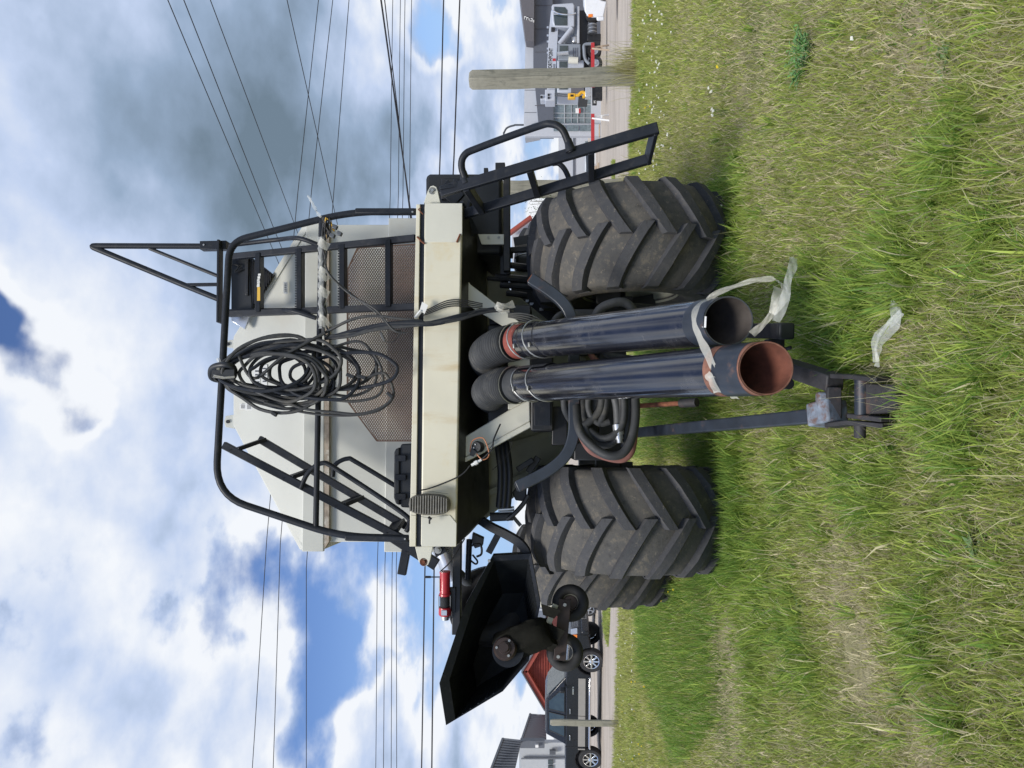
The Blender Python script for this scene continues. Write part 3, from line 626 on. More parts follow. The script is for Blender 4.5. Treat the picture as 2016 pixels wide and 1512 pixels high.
# ---- dark sloped hull under the platform
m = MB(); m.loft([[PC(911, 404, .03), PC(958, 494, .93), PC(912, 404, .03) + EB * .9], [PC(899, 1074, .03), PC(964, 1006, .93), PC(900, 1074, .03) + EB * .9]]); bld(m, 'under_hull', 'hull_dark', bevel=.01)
m = MB(); m.prism(poly([(963, 600), (963, 640), (1045, 640), (1045, 600)], .35), EB * .5); m.prism(poly([(960, 640), (960, 850), (1010, 850), (1010, 640)], .3), EB * .6); bld(m, 'shade_filler', 'black_steel', bevel=.01)  # added dark mass standing in for the shadowed space below the platform
m = MB(); m.prism(poly([(1006, 556), (1006, 700), (1200, 700), (1200, 560)], 1.3), EB * .6); bld(m, 'metering_box', 'black_steel', bevel=.01)
for (x, y) in ((1035, 590), (1043, 596), (1060, 588), (1064, 588), (1030, 603), (1062, 606), (1065, 606)):
    m = MB(); m.prism(poly([(x, y), (x + random.uniform(3, 8), y), (x + 5, y + random.uniform(3, 6)), (x, y + 5)], 1.28), EB * .02); bld(m, 'meter_bolt', 'silver')
# cream V struts carrying the beam
m = MB(); m.loft([poly([(914, 541), (926, 560), (1027, 637), (991, 643), (914, 597)], .22), poly([(914, 541), (926, 560), (1027, 637), (991, 643), (914, 597)], .30)]); bld(m, 'frame_strut', 'cream_plate', bevel=.006)
m = MB(); m.prism(poly([(908, 864), (1004, 806), (1043, 786), (1044, 830), (908, 905)], .22), EB * .1); st = bld(m, 'frame_strut', 'cream_plate', bevel=.01)
m = MB(); m.prism(poly([(1043, 830), (1045, 841), (908, 914), (908, 905)], .21), EB * .12); bld(m, 'strut_flange', 'cream_plate', st, bevel=.004)
m = MB(); m.prism(poly([(1000, 640), (1000, 806), (1044, 800), (1044, 640)], .24), EB * .08); bld(m, 'strut_head', 'cream_plate', bevel=.006)
# drawbar frame and axle
m = MB(); m.prism(poly([(1045, 640), (1045, 848), (1089, 848), (1089, 640)], .16), EB * .5); fr = bld(m, 'drawbar_frame', 'black_steel', bevel=.012)
m = MB(); m.prism(poly([(1052, 790), (1052, 838), (1084, 838), (1084, 790)], .145), EB * .03); bld(m, 'frame_plate', 'black_rail', fr, bevel=.004)
m = MB(); m.prism(poly([(1088, 800), (1086, 876), (1117, 876), (1117, 800)], .3), EB * .5); bld(m, 'frame_gusset', 'black_steel', bevel=.008)
m = MB(); m.box(C(0, 1.03, 1.03), ER * 1.9, EB * .25, EZ * .26); ax = bld(m, 'front_axle', 'black_steel', bevel=.015)
m = MB(); m.box(C(-.12, 4.4, 1.1), ER * 3.4, EB * .3, EZ * .3); bld(m, 'rear_axle', 'black_steel', bevel=.015)
for (ya, yb) in ((899, 925), (573, 598)):
    m = MB(); m.prism(poly([(1174, ya), (1174, yb), (1222, yb), (1222, ya)], .72), EB * .3); ab = bld(m, 'axle_bracket', 'black_steel', bevel=.008)
    m = MB(); m.prism(poly([(1222, ya + 10), (1222, yb), (1246, yb), (1246, ya + 10)], .74), EB * .1); bld(m, 'bracket_foot', 'black_steel', ab, bevel=.006)
m = MB(); m.prism(poly([(1246, 585), (1246, 596), (1290, 600), (1290, 578)], 1.0), EB * .1); bld(m, 'parking_stop', 'black_steel')
for r in (-.55, .55):
    m = MB(); m.box(C(r, 2.3, 1.28), ER * .14, EB * 4.6, EZ * .26); bld(m, 'chassis_rail', 'black_steel', bevel=.01)
# ---- guard rail
Rr = .030
path = PCL([(819, 417, .05), (690, 417, .05), (452, 476, .05), (424, 975, .05), (668, 1056, .05), (804, 1060, .05)])
m = MB(); m.tube(fillet(path, {1: .25, 2: .16, 3: .28, 4: .25}, 8), Rr, 12); rail = bld(m, 'guard_rail', 'black_rail')
m = MB(); m.tube(PCL([(633, 434, .05), (622, 1036, .05)]), .024, 10); bld(m, 'mid_rail', 'black_rail', rail)
for (x, y, x2, y2) in ((700, 417, 819, 417), (680, 1058, 804, 1061)):
    m = MB(); m.bar(PC(x, y, .045), PC(x2, y2, .045), .052, .062, EB); sk = bld(m, 'rail_foot', 'black_rail', rail, bevel=.012)
    xb, yb = x2 - 7, y2; m = MB(); m.lathe(PC(xb, yb, .012), -EB, [(.001, .004), (.007, .004), (.009, 0)], 10)
    o_ = m.build('rail_bolt', 'zinc', rail)
# ---- centre ladder to the tank lid
def qb(x): return .30 + (818 - x) / 365 * .62
sA = lambda x: PC(x, 469 + (818 - x) / 365 * 37, qb(x)); sB = lambda x: PC(x, 604 + (818 - x) / 365 * 14, qb(x))
lad = bld(MB().bar(sA(819), sA(450), .055, .06, ER), 'ladder_stringer', 'black_rail', bevel=.006)
bld(MB().bar(sB(819), sB(450), .055, .06, ER), 'ladder_stringer', 'black_rail', bevel=.006)
for x in (511, 592, 676, 766):
    m = MB(); a, c_ = sA(x), sB(x); m.bar(a, c_, .11, .05, EZ); rg = bld(m, 'ladder_rung', 'black_rail', bevel=.005)
    g_ = MB(); d_ = (c_ - a)
    for k in range(24): g_.box(a + d_ * ((k + .5) / 24) + EZ * .03 - EB * .045, d_.normalized() * .012, EB * .012, EZ * .014)
    if x in (592, 676): tag(bld(g_, 'grip_teeth', 'black_rail', rg), kind='stuff')
    if x == 511:
        Rt = d_.normalized(); ft = lambda y: PC(x, y, qb(x) - .062)
        m = MB(); m.prism([PC(506.5, 565, qb(x) - .06), PC(506, 592, qb(x) - .06), PC(512, 592, qb(x) - .06), PC(512, 565, qb(x) - .06)], EB * .004); bld(m, 'caution_label', 'yellow_label', rg)
        m = MB()
        for (y0, y1, x0, x1) in ((539, 543, 508, 513), (544, 549, 507, 512), (550, 553, 506, 511), (554, 557, 506, 511.5), (558, 561, 506, 511), (561.5, 565, 505.5, 511)):
            m.prism([PC(x0, y0, qb(x) - .06), PC(x0, y1, qb(x) - .06), PC(x1, y1 - .6, qb(x) - .06), PC(x1, y0 - .6, qb(x) - .06)], EB * .004)
        bld(m, 'maker_lettering', 'white_label', rg)
for pts in ([(452, 483, .95), (545, 472, .85), (588, 469, .62), (626, 482, .60)], [(452, 613, .95), (540, 611, .8), (575, 612, .62), (622, 626, .60)]):
    m = MB(); m.tube(smooth(PCL(pts), 7), .022, 10); bld(m, 'ladder_grab_rail', 'black_rail')
m = MB(); m.tube(PCL([(490, 497, 1.2), (490, 511, 1.2)]), .012, 6); m.tube(PCL([(470, 478, 1.3), (590, 466, 1.0)]), .010, 6); bld(m, 'grab_rail_stay', 'black_rail')
# ---- lid walkway on top of the tank
m = MB(); m.prism(poly([(455, 505), (455, 616), (497, 616), (490, 507)], 1.02), EB * .05); wk = bld(m, 'walkway_panel', 'black_plastic', bevel=.006)
m = MB(); m.prism(poly([(482, 506), (482, 580), (488, 582), (489, 508)], 1.0), EB * .03); bld(m, 'walkway_rib', 'black_steel', wk, bevel=.004)
m = MB(); m.tube(smooth(PCL([(458, 520, 1.0), (470, 524, .99), (462, 536, .99), (478, 530, 1.0)]), 4), .008, 6); bld(m, 'latch_cable', 'black_steel', wk)
for k in range(12):
    x0 = 491 + k * 3.9; yt = 509 + (x0 - 491) * .75; yb_ = 616 - (x0 - 491) * 1.45
    if yb_ - yt < 3: break
    m = MB(); m.bar(PC(x0, yt, 1.06 - k * .002), PC(x0, yb_, 1.06 - k * .002), .010, .06, EB); bld(m, 'louver_slat', 'black_steel')
m = MB(); m.bar(PC(490, 506, 1.09), PC(541, 546, 1.06), .03, .08, EB); bld(m, 'louver_frame', 'black_steel')
m = MB(); m.bar(PC(433.5, 474, .95), PC(432, 636, .95), .022, .10, EB); bld(m, 'walkway_kick_plate', 'black_rail', bevel=.003)
m = MB(); m.prism(poly([(455, 618), (455, 632), (482, 648), (492, 622)], 1.05), EB * .03); bld(m, 'hinge_plate', 'silver', bevel=.004)
# top hand rail
TR = 1.02
m = MB(); m.tube(fillet(PCL([(447, 485, TR), (176, 484, TR), (364, 562, TR), (431, 589, TR)]), {1: .07, 2: .02}, 8), .029, 12); tr = bld(m, 'top_rail', 'black_rail')
m = MB(); m.tube(PCL([(294, 489, TR), (433, 545, TR)]), .018, 8); bld(m, 'rail_brace', 'black_rail', tr)
m = MB(); m.bar(PC(366, 561, TR), PC(433, 560, TR), .03, .045, EB); bld(m, 'rail_brace', 'black_rail', tr, bevel=.005)
m = MB(); m.bar(PC(397, 485, TR - .01), PC(449, 484, TR - .01), .085, .095, EB); sk = bld(m, 'rail_socket', 'black_rail', tr, bevel=.006)
m = MB(); m.lathe(PC(401, 482, TR - .062), -EB, [(.001, .004), (.009, .004), (.011, 0)], 10); bld(m, 'socket_bolt', 'zinc', tr)
# ---- ladder folded up on the left of the deck
a0, a1, c0, c1 = PC(440, 876, .30), PC(796, 1062, .30), PC(510, 864, .62), PC(800, 1036, .62)
for (p, q) in ((a0, a1), (c0, c1)):
    m = MB(); m.bar(p, q, .065, .05, EB); bld(m, 'folded_ladder_stringer', 'black_rail', bevel=.006)
for t0, t1 in ((.06, .02), (.36, .36), (.65, .68), (.93, .95)):
    p, q = a0.lerp(a1, t0), c0.lerp(c1, t1); dirr = (a1 - a0).normalized(); m = MB(); m.bar(p, q, .035, .12, EZ * .5 + EB * .86); fr_ = bld(m, 'folded_ladder_rung', 'black_rail', bevel=.004)
    g_ = MB()
    for k in range(14): g_.box(p.lerp(q, (k + .5) / 14) + Vector((0, 0, .03)), (q - p).normalized() * .008, EB * .1, EZ * .012)
    tag(bld(g_, 'grip_teeth', 'black_steel', fr_), kind='stuff')
for pts in ([(592, 962, .24), (606, 932, .22), (633, 912, .22), (665, 925, .22), (790, 1008, .22), (806, 1030, .22), (800, 1046, .24)], [(655, 938, .58), (660, 915, .56), (684, 903, .56), (705, 912, .56), (812, 977, .56)]):
    m = MB(); m.tube(smooth(PCL(pts), 7), .021, 10); bld(m, 'folded_ladder_handrail', 'black_rail')
m = MB(); m.bar(PC(758, 1046, .5), PC(860, 1112, .5), .10, .06, EB); arm_ = bld(m, 'ladder_hinge_arm', 'black_rail', bevel=.006)
m = MB(); m.bar(PC(800, 1082, .5), PC(791, 1131, .5), .075, .06, EB); bld(m, 'hinge_stop', 'black_rail', arm_, bevel=.006)
# ---- tool box on the deck
m = MB(); m.prism([PC(x, y, .42) for x, y in ((812, 873), (790, 874), (786, 884), (786, 990), (790, 999), (811, 1000))], EB * .35); tbx = bld(m, 'tool_box', 'black_plastic', bevel=.012)
m = MB(); m.prism([PC(x, y, .40) for x, y in ((787, 880), (779, 884), (776, 890), (775, 980), (779, 992), (787, 995))], EB * .38); bld(m, 'box_lid', 'black_plastic', tbx, bevel=.012)
for y in (902, 940, 978):
    m = MB(); m.prism(poly([(777, y - 6), (777, y + 6), (799, y + 6), (799, y - 6)], .385), EB * .02); bld(m, 'box_latch', 'black_rail', tbx, bevel=.004)
# ---- work light wired to the beam
lc = PC(846, 993, -.07); lh = MB(); prof = []
def oval(c, rx, rz, n=20): return [c + EZ * (rz * math.copysign(abs(math.cos(2 * math.pi * k / n)) ** .7, math.cos(2 * math.pi * k / n))) + ER * (rx * math.copysign(abs(math.sin(2 * math.pi * k / n)) ** .7, math.sin(2 * math.pi * k / n))) for k in range(n)]
lh.loft([oval(lc + EB * .05, .078, .165), oval(lc + EB * .0, .085, .17), oval(lc - EB * .045, .07, .155)]); wl = bld(lh, 'work_light', 'light_housing', bevel=.004)
for k in range(15):
    zf = -.145 + k * .0207; wd = .15 * math.sqrt(max(.1, 1 - (zf / .2) ** 2)); m = MB(); m.box(lc - EB * .058 + EZ * zf, ER * wd, EB * .035, EZ * .009); bld(m, 'cooling_fin', 'light_housing', wl)
for sgn in (1, -1):
    m = MB(); m.ribbon(smooth([lc + EZ * .15 * k_ + ER * sgn * (.085 + .02 * (1 - abs(k_))) - EB * .01 for k_ in (-1, -.5, 0, .5, 1)], 4), .03, EB, 0); bld(m, 'light_bracket', 'black_rail', wl)
m = MB(); m.tube([lc - ER * .1, lc - ER * .155], .008, 6); m.tube([lc - ER * .1 + EZ * .01, lc - ER * .12 - EZ * .015], .012, 6); bld(m, 'bracket_knob', 'black_steel', wl)
m = MB(); m.tube(smooth(PCL([(822, 966, -.05), (850, 960, -.03), (905, 937, -.02), (925, 917, -.02)]), 6), .006, 6); bld(m, 'light_cable', 'wire_black', wl)
m = MB(); cbl = PCL([(928, 916, -.01), (948, 905, -.01)]); m.tube([cbl[0], cbl[0].lerp(cbl[1], .3), cbl[0].lerp(cbl[1], .31), cbl[0].lerp(cbl[1], .6), cbl[0].lerp(cbl[1], .61), cbl[1]], [.012, .012, .018, .018, .012, .010], 8); bld(m, 'cable_connector', 'white_label', wl)
m = MB(); m.tube(smooth(PCL([(948, 905, -.01), (968, 885, -.02), (972, 865, 0), (985, 835, .1)]), 6), .007, 6); bld(m, 'light_cable', 'wire_black', wl)
# wiring socket hanging on the left strut
m = MB(); cs = PC(940, 880, .12); m.lathe(cs, -EB + EZ * .3, [(.001, .03), (.04, .03), (.05, .0), (.045, -.05), (.001, -.05)], 16); sk_ = bld(m, 'wiring_socket', 'black_plastic')
for k in range(4):
    a = k * 1.57 + .4; m = MB(); m.lathe(cs + (-EB + EZ * .3).normalized() * .03 + ER * .022 * math.cos(a) + EZ * .022 * math.sin(a), -EB + EZ * .3, [(.008, .006), (.008, 0), (.001, 0)], 8); bld(m, 'socket_pin', 'zinc', sk_)
m = MB(); m.tube(smooth(PCL([(925, 890, .1), (930, 868, .08), (950, 862, .08), (960, 880, .08), (962, 898, .08), (950, 905, .08), (938, 893, .1)]), 6), .005, 6); bld(m, 'socket_wire', 'copper_wire', sk_)
m = MB(); m.tube(smooth(PCL([(955, 890, .09), (968, 878, .08), (972, 862, .1)]), 6), .004, 6); m.tube(smooth(PCL([(970, 925, .3), (1000, 895, .3), (1008, 872, .3), (1000, 868, .3)]), 5), .003, 5); bld(m, 'socket_wire', 'wire_black', sk_)
m = MB(); m.prism(poly([(928, 882), (924, 896), (932, 899), (938, 890)], .08), EB * .02); bld(m, 'socket_cap', 'black_plastic', sk_)
# ------------------------------------------------------------------ wheels of the cart
NL = 16
def lug_mesh(Rt, Wd, sgn):
    """one tread bar, tyre-local: x along axle, -y towards the camera, z up"""
    m = MB(); rings = []; ns = 8; hh = .058; D = R_(19.5)
    for i in range(ns):
        t_ = i / (ns - 1); s = sgn * (-.045 + (Wd / 2 + .075) * t_); ph = D * (t_ ** .92); wid = .042 + .014 * t_
        crown = Rt - .05 - .10 * (min(1.08, abs(s) / (Wd / 2))) ** 2.3; top = crown + hh + (.01 if t_ > .6 else 0) - .018 * max(0, t_ - .75) * 4
        def pt(r, dphi, ds=0): a = ph + dphi; return Vector((s + ds, -r * math.cos(a), r * math.sin(a)))
        a0 = wid / Rt; a1 = (wid + .022) / Rt; wall = crown - .06
        rings.append([pt(wall, -a1), pt(crown, -a1), pt(top, -a0), pt(top, a0), pt(crown, a1), pt(wall, a1)])
    # shoulder drop
    s = sgn * (Wd / 2 + .036); ph = D * 1.07; a0 = .055 / Rt; a1 = .08 / Rt; r0 = Rt - .36; r1 = Rt - .16
    rings.append([Vector((s - sgn * (.05 if r < Rt - .2 else .0), -r * math.cos(ph + a), r * math.sin(ph + a))) for r, a in ((r0, -a1), (r0 + .06, -a1), (r1 - .03, -a0), (r1 - .03, a0), (r0 + .06, a1), (r0, a1))])
    m.rings(rings); return m.mesh('lug', mat='lug_rubber', smooth_deg=28)
def wheel(c, Rt, Wd, lugs, roll, name='wheel'):
    m = MB(); rp = []
    for k in range(15):
        s = -1 + 2 * k / 14; rp.append((Rt - .05 - .10 * abs(s) ** 2.3, s * Wd / 2))
    rr = .43
    side = [(Rt - .20, Wd / 2 + .015), (Rt - .32, Wd / 2 + .03), (rr + .12, Wd / 2 + .02), (rr + .02, Wd / 2 - .05), (rr - .02, Wd / 2 - .08)]
    prof = [(r, -t_) for r, t_ in reversed(side)] + rp + side
    m.lathe(c, ER, prof, 64); w = m.build(name, 'tyre_rubber', cart, smooth_deg=50)
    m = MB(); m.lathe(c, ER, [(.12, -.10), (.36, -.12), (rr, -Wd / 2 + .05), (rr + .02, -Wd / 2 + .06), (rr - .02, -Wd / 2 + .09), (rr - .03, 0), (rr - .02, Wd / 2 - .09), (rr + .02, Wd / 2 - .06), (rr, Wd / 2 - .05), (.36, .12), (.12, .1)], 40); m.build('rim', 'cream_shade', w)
    m = MB(); m.lathe(c, ER, [(.001, -.2), (.13, -.2), (.13, .2), (.001, .2)], 20); m.build('hub', 'black_steel', w)
    b = BASE[cart.name]; rot = Matrix.Rotation(YAW, 4, 'Z')
    for sgn in (1, -1):
        me = lugs[sgn]
        for k in range(NL):
            a = 2 * math.pi * (k + (0 if sgn > 0 else .5)) / NL + roll
            o = bpy.data.objects.new('lug', me); COL.objects.link(o); o.parent = w
            o.matrix_local = Matrix.Translation(c - b) @ rot @ Matrix.Rotation(-a, 4, 'X')
    return w
RF, WF = .935, .85
LF = {s: lug_mesh(RF, WF, s) for s in (1, -1)}
fb = 1.02
wheel(C(1.235, fb - .34, RF - .05), RF, WF, LF, .12); wheel(C(-1.14, fb + .02, RF - .03), RF, WF, LF, .05)
RR, WR = 1.10, .86
LR = {s: lug_mesh(RR, WR, s) for s in (1, -1)}
wheel(C(-2.02, 4.35, RR - .05), RR, WR, LR, .2); wheel(C(2.12, 4.5, RR - .05), RR, WR, LR, .3)
# ------------------------------------------------------------------ black tank and frames on the right behind the steps
m = MB(); m.loft([[PC(x, y, .55) for x, y in ((838, 345), (846, 341), (988, 341), (988, 500), (838, 500))], [PC(x, y, .55) + EB * 1.0 for x, y in ((838, 345), (846, 341), (988, 341), (988, 500), (838, 500))]]); bt = bld(m, 'fuel_tank', 'black_plastic', bevel=.03)
m = MB(); m.prism(poly([(868, 352), (868, 392), (884, 392), (884, 372), (896, 366), (896, 352)], .52), EB * .04); bld(m, 'tank_recess', 'black_steel', bt, bevel=.008)
m = MB(); m.prism(poly([(905, 352), (905, 480), (925, 480), (925, 352)], .51), EB * .05); bld(m, 'tank_rib', 'black_plastic', bt, bevel=.01)
m = MB(); m.bar(PC(998, 343, .5), PC(998, 535, .5), .06, .08, EB); bld(m, 'tank_cradle', 'black_steel', bevel=.006)
m = MB(); m.bar(PC(985, 322, .7), PC(985, 345, .7), .09, .06, EB); m.bar(PC(957, 332, .7), PC(957, 345, .7), .04, .05, EB); bld(m, 'cradle_tab', 'black_steel', bevel=.004)
m = MB(); m.prism(poly([(941, 461), (992, 461), (992, 481), (948, 481)], .45), EB * .02); br = bld(m, 'cradle_bracket', 'cream_plate', bevel=.003)
for x in (962, 982):
    m = MB(); m.lathe(PC(x, 467, .445), -EB, [(.001, .008), (.010, .008), (.012, 0)], 6); bld(m, 'bracket_bolt', 'zinc', br)
m = MB(); m.bar(PC(960, 495, .7), PC(1055, 490, .7), .05, .05, EB); m.bar(PC(958, 503, .75), PC(1010, 503, .75), .05, .05, EB); m.bar(PC(985, 520, .7), PC(1005, 520, .7), .22, .1, EB); bld(m, 'valve_frame', 'black_steel', bevel=.005)
for (x0, x1, y, r) in ((990, 1035, 521, .03), (975, 1040, 546, .035), (985, 1060, 561, .03), (960, 1000, 548, .02), (998, 1036, 577, .028)):
    m = MB(); m.tube(PCL([(x0, y, .7), ((x0 + x1) / 2, y + 2, .68), (x1, y + 5, .72)]), r, 8); bld(m, 'valve_hose', 'black_steel')
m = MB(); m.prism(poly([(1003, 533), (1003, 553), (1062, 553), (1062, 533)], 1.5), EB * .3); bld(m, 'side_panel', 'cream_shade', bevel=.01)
m = MB(); m.prism(poly([(1014, 500), (1014, 532), (1052, 532), (1052, 500)], 1.45), EB * .4); bld(m, 'air_reservoir', 'black_plastic', bevel=.04)
m = MB(); m.tube(smooth(PCL([(1013, 509, 1.2), (1020, 503, 1.2), (1040, 498, 1.2)]), 4), .008, 6); bld(m, 'brake_line', 'zinc')
m = MB(); m.bar(PC(1012, 478, 2.4), PC(1060, 470, 2.4), .1, .1, EB); bld(m, 'rear_crossbar', 'black_steel')
# ---- steps hanging down on the right
SA = [P(868, 378, 6.05), P(1296, 252, 5.75)]; SBB = [P(906, 424, 6.55), P(1281, 312, 6.15)]
m = MB(); m.bar(SA[0], SA[1], .085, .05, EB); s1 = bld(m, 'step_stringer', 'black_rail', bevel=.006)
m = MB(); m.bar(SBB[0], SBB[1], .08, .05, EB); bld(m, 'step_stringer', 'black_rail', bevel=.006)
for t_ in (.12, .42, .70, .985):
    m = MB(); p, q = SA[0].lerp(SA[1], t_), SBB[0].lerp(SBB[1], t_); m.bar(p, q, .05 if t_ < .9 else .03, .11, (SA[1] - SA[0]).cross(q - p)); bld(m, 'step_rung', 'black_rail', bevel=.005)
m = MB(); m.tube(smooth(PL([(922, 366, 6.02), (909, 330, 6.0), (915, 305, 5.97), (945, 290, 5.95), (1055, 250, 5.87), (1085, 244, 5.84), (1107, 255, 5.83), (1120, 285, 5.84), (1125, 300, 5.84)]), 7), [.034, .034, .034] + [.029] * 50 + [.03, .031, .032, .034], 12) if 0 else m.tube(smooth(PL([(922, 366, 6.02), (909, 330, 6.0), (915, 305, 5.97), (945, 290, 5.95), (1055, 250, 5.87), (1085, 244, 5.84), (1107, 255, 5.83), (1120, 285, 5.84), (1125, 300, 5.84)]), 7), .028, 12)
hr = bld(m, 'step_handrail', 'black_rail')
for (x, y, Y_) in ((918, 362, 6.02), (1124, 298, 5.84)):
    m = MB(); a = P(x, y, Y_); m.tube([a, P(x - 3, y - 10, Y_), P(x - 6, y - 24, Y_)], [.042, .036, .028], 10); bld(m, 'handrail_foot', 'black_rail', hr)
m = MB(); m.tube(smooth(PL([(1088, 322, 6.4), (1100, 322, 6.38), (1112, 334, 6.36), (1122, 356, 6.35)]), 6), .022, 10); m.tube(smooth(PL([(922, 415, 6.7), (925, 400, 6.72), (935, 392, 6.75), (940, 420, 6.75)]), 6), .022, 10); bld(m, 'step_handrail', 'black_rail')
m = MB(); m.bar(P(872, 366, 6.75), P(905, 395, 6.75), .14, .05, EB); m.bar(P(905, 400, 6.6), P(935, 460, 6.8), .07, .06, EB); bld(m, 'step_hinge', 'black_rail', bevel=.006)
m = MB(); m.prism([P(x, y, 6.0) for x, y in ((866, 372), (866, 366), (880, 362), (892, 364), (892, 352), (902, 352), (905, 368))], EB * .03); bld(m, 'step_gusset', 'black_rail', bevel=.004)
# ---- bent hose rack in front of the axle
HB = -.55
m = MB(); m.rsweep(smooth(PCL([(1018, 958, HB), (1050, 943, HB), (1088, 921, HB), (1116, 893, HB), (1129, 855, HB), (1130, 800, HB), (1130, 700, HB), (1127, 640, HB), (1119, 612, HB), (1102, 590, HB), (1075, 569, HB), (1044, 549, HB)]), 5), .085, .085, EB)
hk = bld(m, 'hose_rack', 'dark_paint_worn', bevel=.008)
e0, e1 = PC(1018, 958, HB), PC(1044, 549, HB); d0 = (e0 - PC(1050, 943, HB)).normalized(); d1 = (e1 - PC(1075, 569, HB)).normalized()
m = MB(); m.box(e0 + d0 * .004, d0 * .012, d0.cross(EB) * .07, EB * .07); bld(m, 'tube_cap', 'black_rail', hk, bevel=.004)
m = MB(); m.box(e1 + d1 * .003, d1 * .008, d1.cross(EB) * .058, EB * .058); bld(m, 'tube_opening', 'rust', hk)
m = MB(); m.rsweep(PCL([(1130, 745, HB + .03), (1100, 745, -.05), (1068, 745, .18)]), .1, .1, ER); bld(m, 'rack_post', 'black_steel', hk)
# ---- tongue: two arms meeting in the coupler
LA = [PC(1240, 853, .1), P(1612, 819, 4.02)]; RA = [PC(1240, 620, .1), P(1645, 754, 3.92)]
m = MB(); m.bar(LA[0], LA[1], .075, .085, EZ); ar = bld(m, 'tongue_arm', 'dark_paint_worn', bevel=.008)
m = MB(); m.bar(RA[0], RA[1], .085, .10, EZ); bld(m, 'tongue_arm', 'rust_dark', bevel=.008)
dl = (LA[1] - LA[0]).normalized()
m = MB(); m.bar(LA[1] - dl * .02, P(1650, 808, 3.9), .12, .13, EZ); bld(m, 'arm_weld_plate', 'blue_white_worn', bevel=.012)
m = MB(); m.bar(P(1618, 772, 3.95), P(1618, 806, 3.95), .05, .06, EB); bld(m, 'arm_weld_plate', 'blue_white_worn', bevel=.012)
m = MB(); m.bar(P(1640, 762, 3.92), P(1640, 830, 3.92), .05, .07, EZ); bld(m, 'coupler_crossbar', 'rust_dark', bevel=.006)
m = MB(); m.tube(PL([(1697, 748, 3.72), (1697, 822, 3.72)]), .034, 14); cy = bld(m, 'coupler_pivot', 'dark_paint_worn')
m = MB(); m.prism([P(x, y, Y_) for x, y, Y_ in ((1700, 754, 3.70), (1700, 818, 3.70), (1758, 812, 3.56), (1772, 800, 3.52), (1776, 788, 3.51), (1772, 772, 3.52), (1758, 758, 3.56))], EZ * -.035); tg = bld(m, 'coupler_tongue', 'rust_dark', bevel=.006)
m = MB(); m.lathe(P(1762, 790, 3.545) + EZ * .002, EZ, [(.033, .008), (.045, .008), (.045, -.04), (.024, -.04), (.024, .006), (.033, .008)], 20); bld(m, 'hitch_eye', 'rust_dark', tg)
m = MB(); m.lathe(P(1762, 790, 3.545) + EZ * -.01, EZ, [(.001, 0), (.03, 0)], 16); bld(m, 'eye_hole', 'rust_dark', tg)
for pts in ([(1636, 838, 3.9), (1680, 832, 3.78), (1752, 838, 3.58)], [(1650, 740, 3.9), (1690, 742, 3.74), (1740, 748, 3.6)], [(1682, 818, 3.78), (1750, 826, 3.58)]):
    m = MB(); m.rsweep(PL(pts), .022, .09, EZ); bld(m, 'coupler_side_plate', 'rust_dark', bevel=.004)
m = MB(); m.tube(PL([(1693, 832, 3.72), (1693, 862, 3.72)]), [.028, .026], 10); bld(m, 'coupler_pin', 'rust_dark')
# jack tube beside the pipes
m = MB(); m.bar(P(1478, 651, 4.75), P(1546, 652, 4.15), .085, .085, EZ); jk = bld(m, 'jack_tube', 'rust_dark', bevel=.006)
m = MB(); m.bar(P(1545, 652, 4.16), P(1550, 652, 4.13), .088, .088, EZ); bld(m, 'tube_end_cap', 'black_plastic', jk, bevel=.012)
m = MB(); m.bar(P(1525, 668, 4.3), P(1525, 700, 4.3), .07, .09, EZ); m.tube(PL([(1535, 690, 4.25), (1558, 684, 4.2)]), .012, 6); bld(m, 'jack_bracket', 'rust_dark', jk, bevel=.004)
m = MB(); m.tube(PL([(1500, 758, 4.5), (1553, 755, 4.2)]), .032, 10); bld(m, 'jack_foot', 'black_steel')
m = MB(); m.tube(PL([(1245, 800, 5.9), (1320, 795, 5.6), (1360, 793, 5.45)]), .018, 8); hl_ = bld(m, 'grease_hose', 'rust')
m = MB(); m.tube(PL([(1340, 794, 5.5), (1372, 792, 5.4)]), .032, 10); bld(m, 'hose_end', 'rust_dark', hl_)
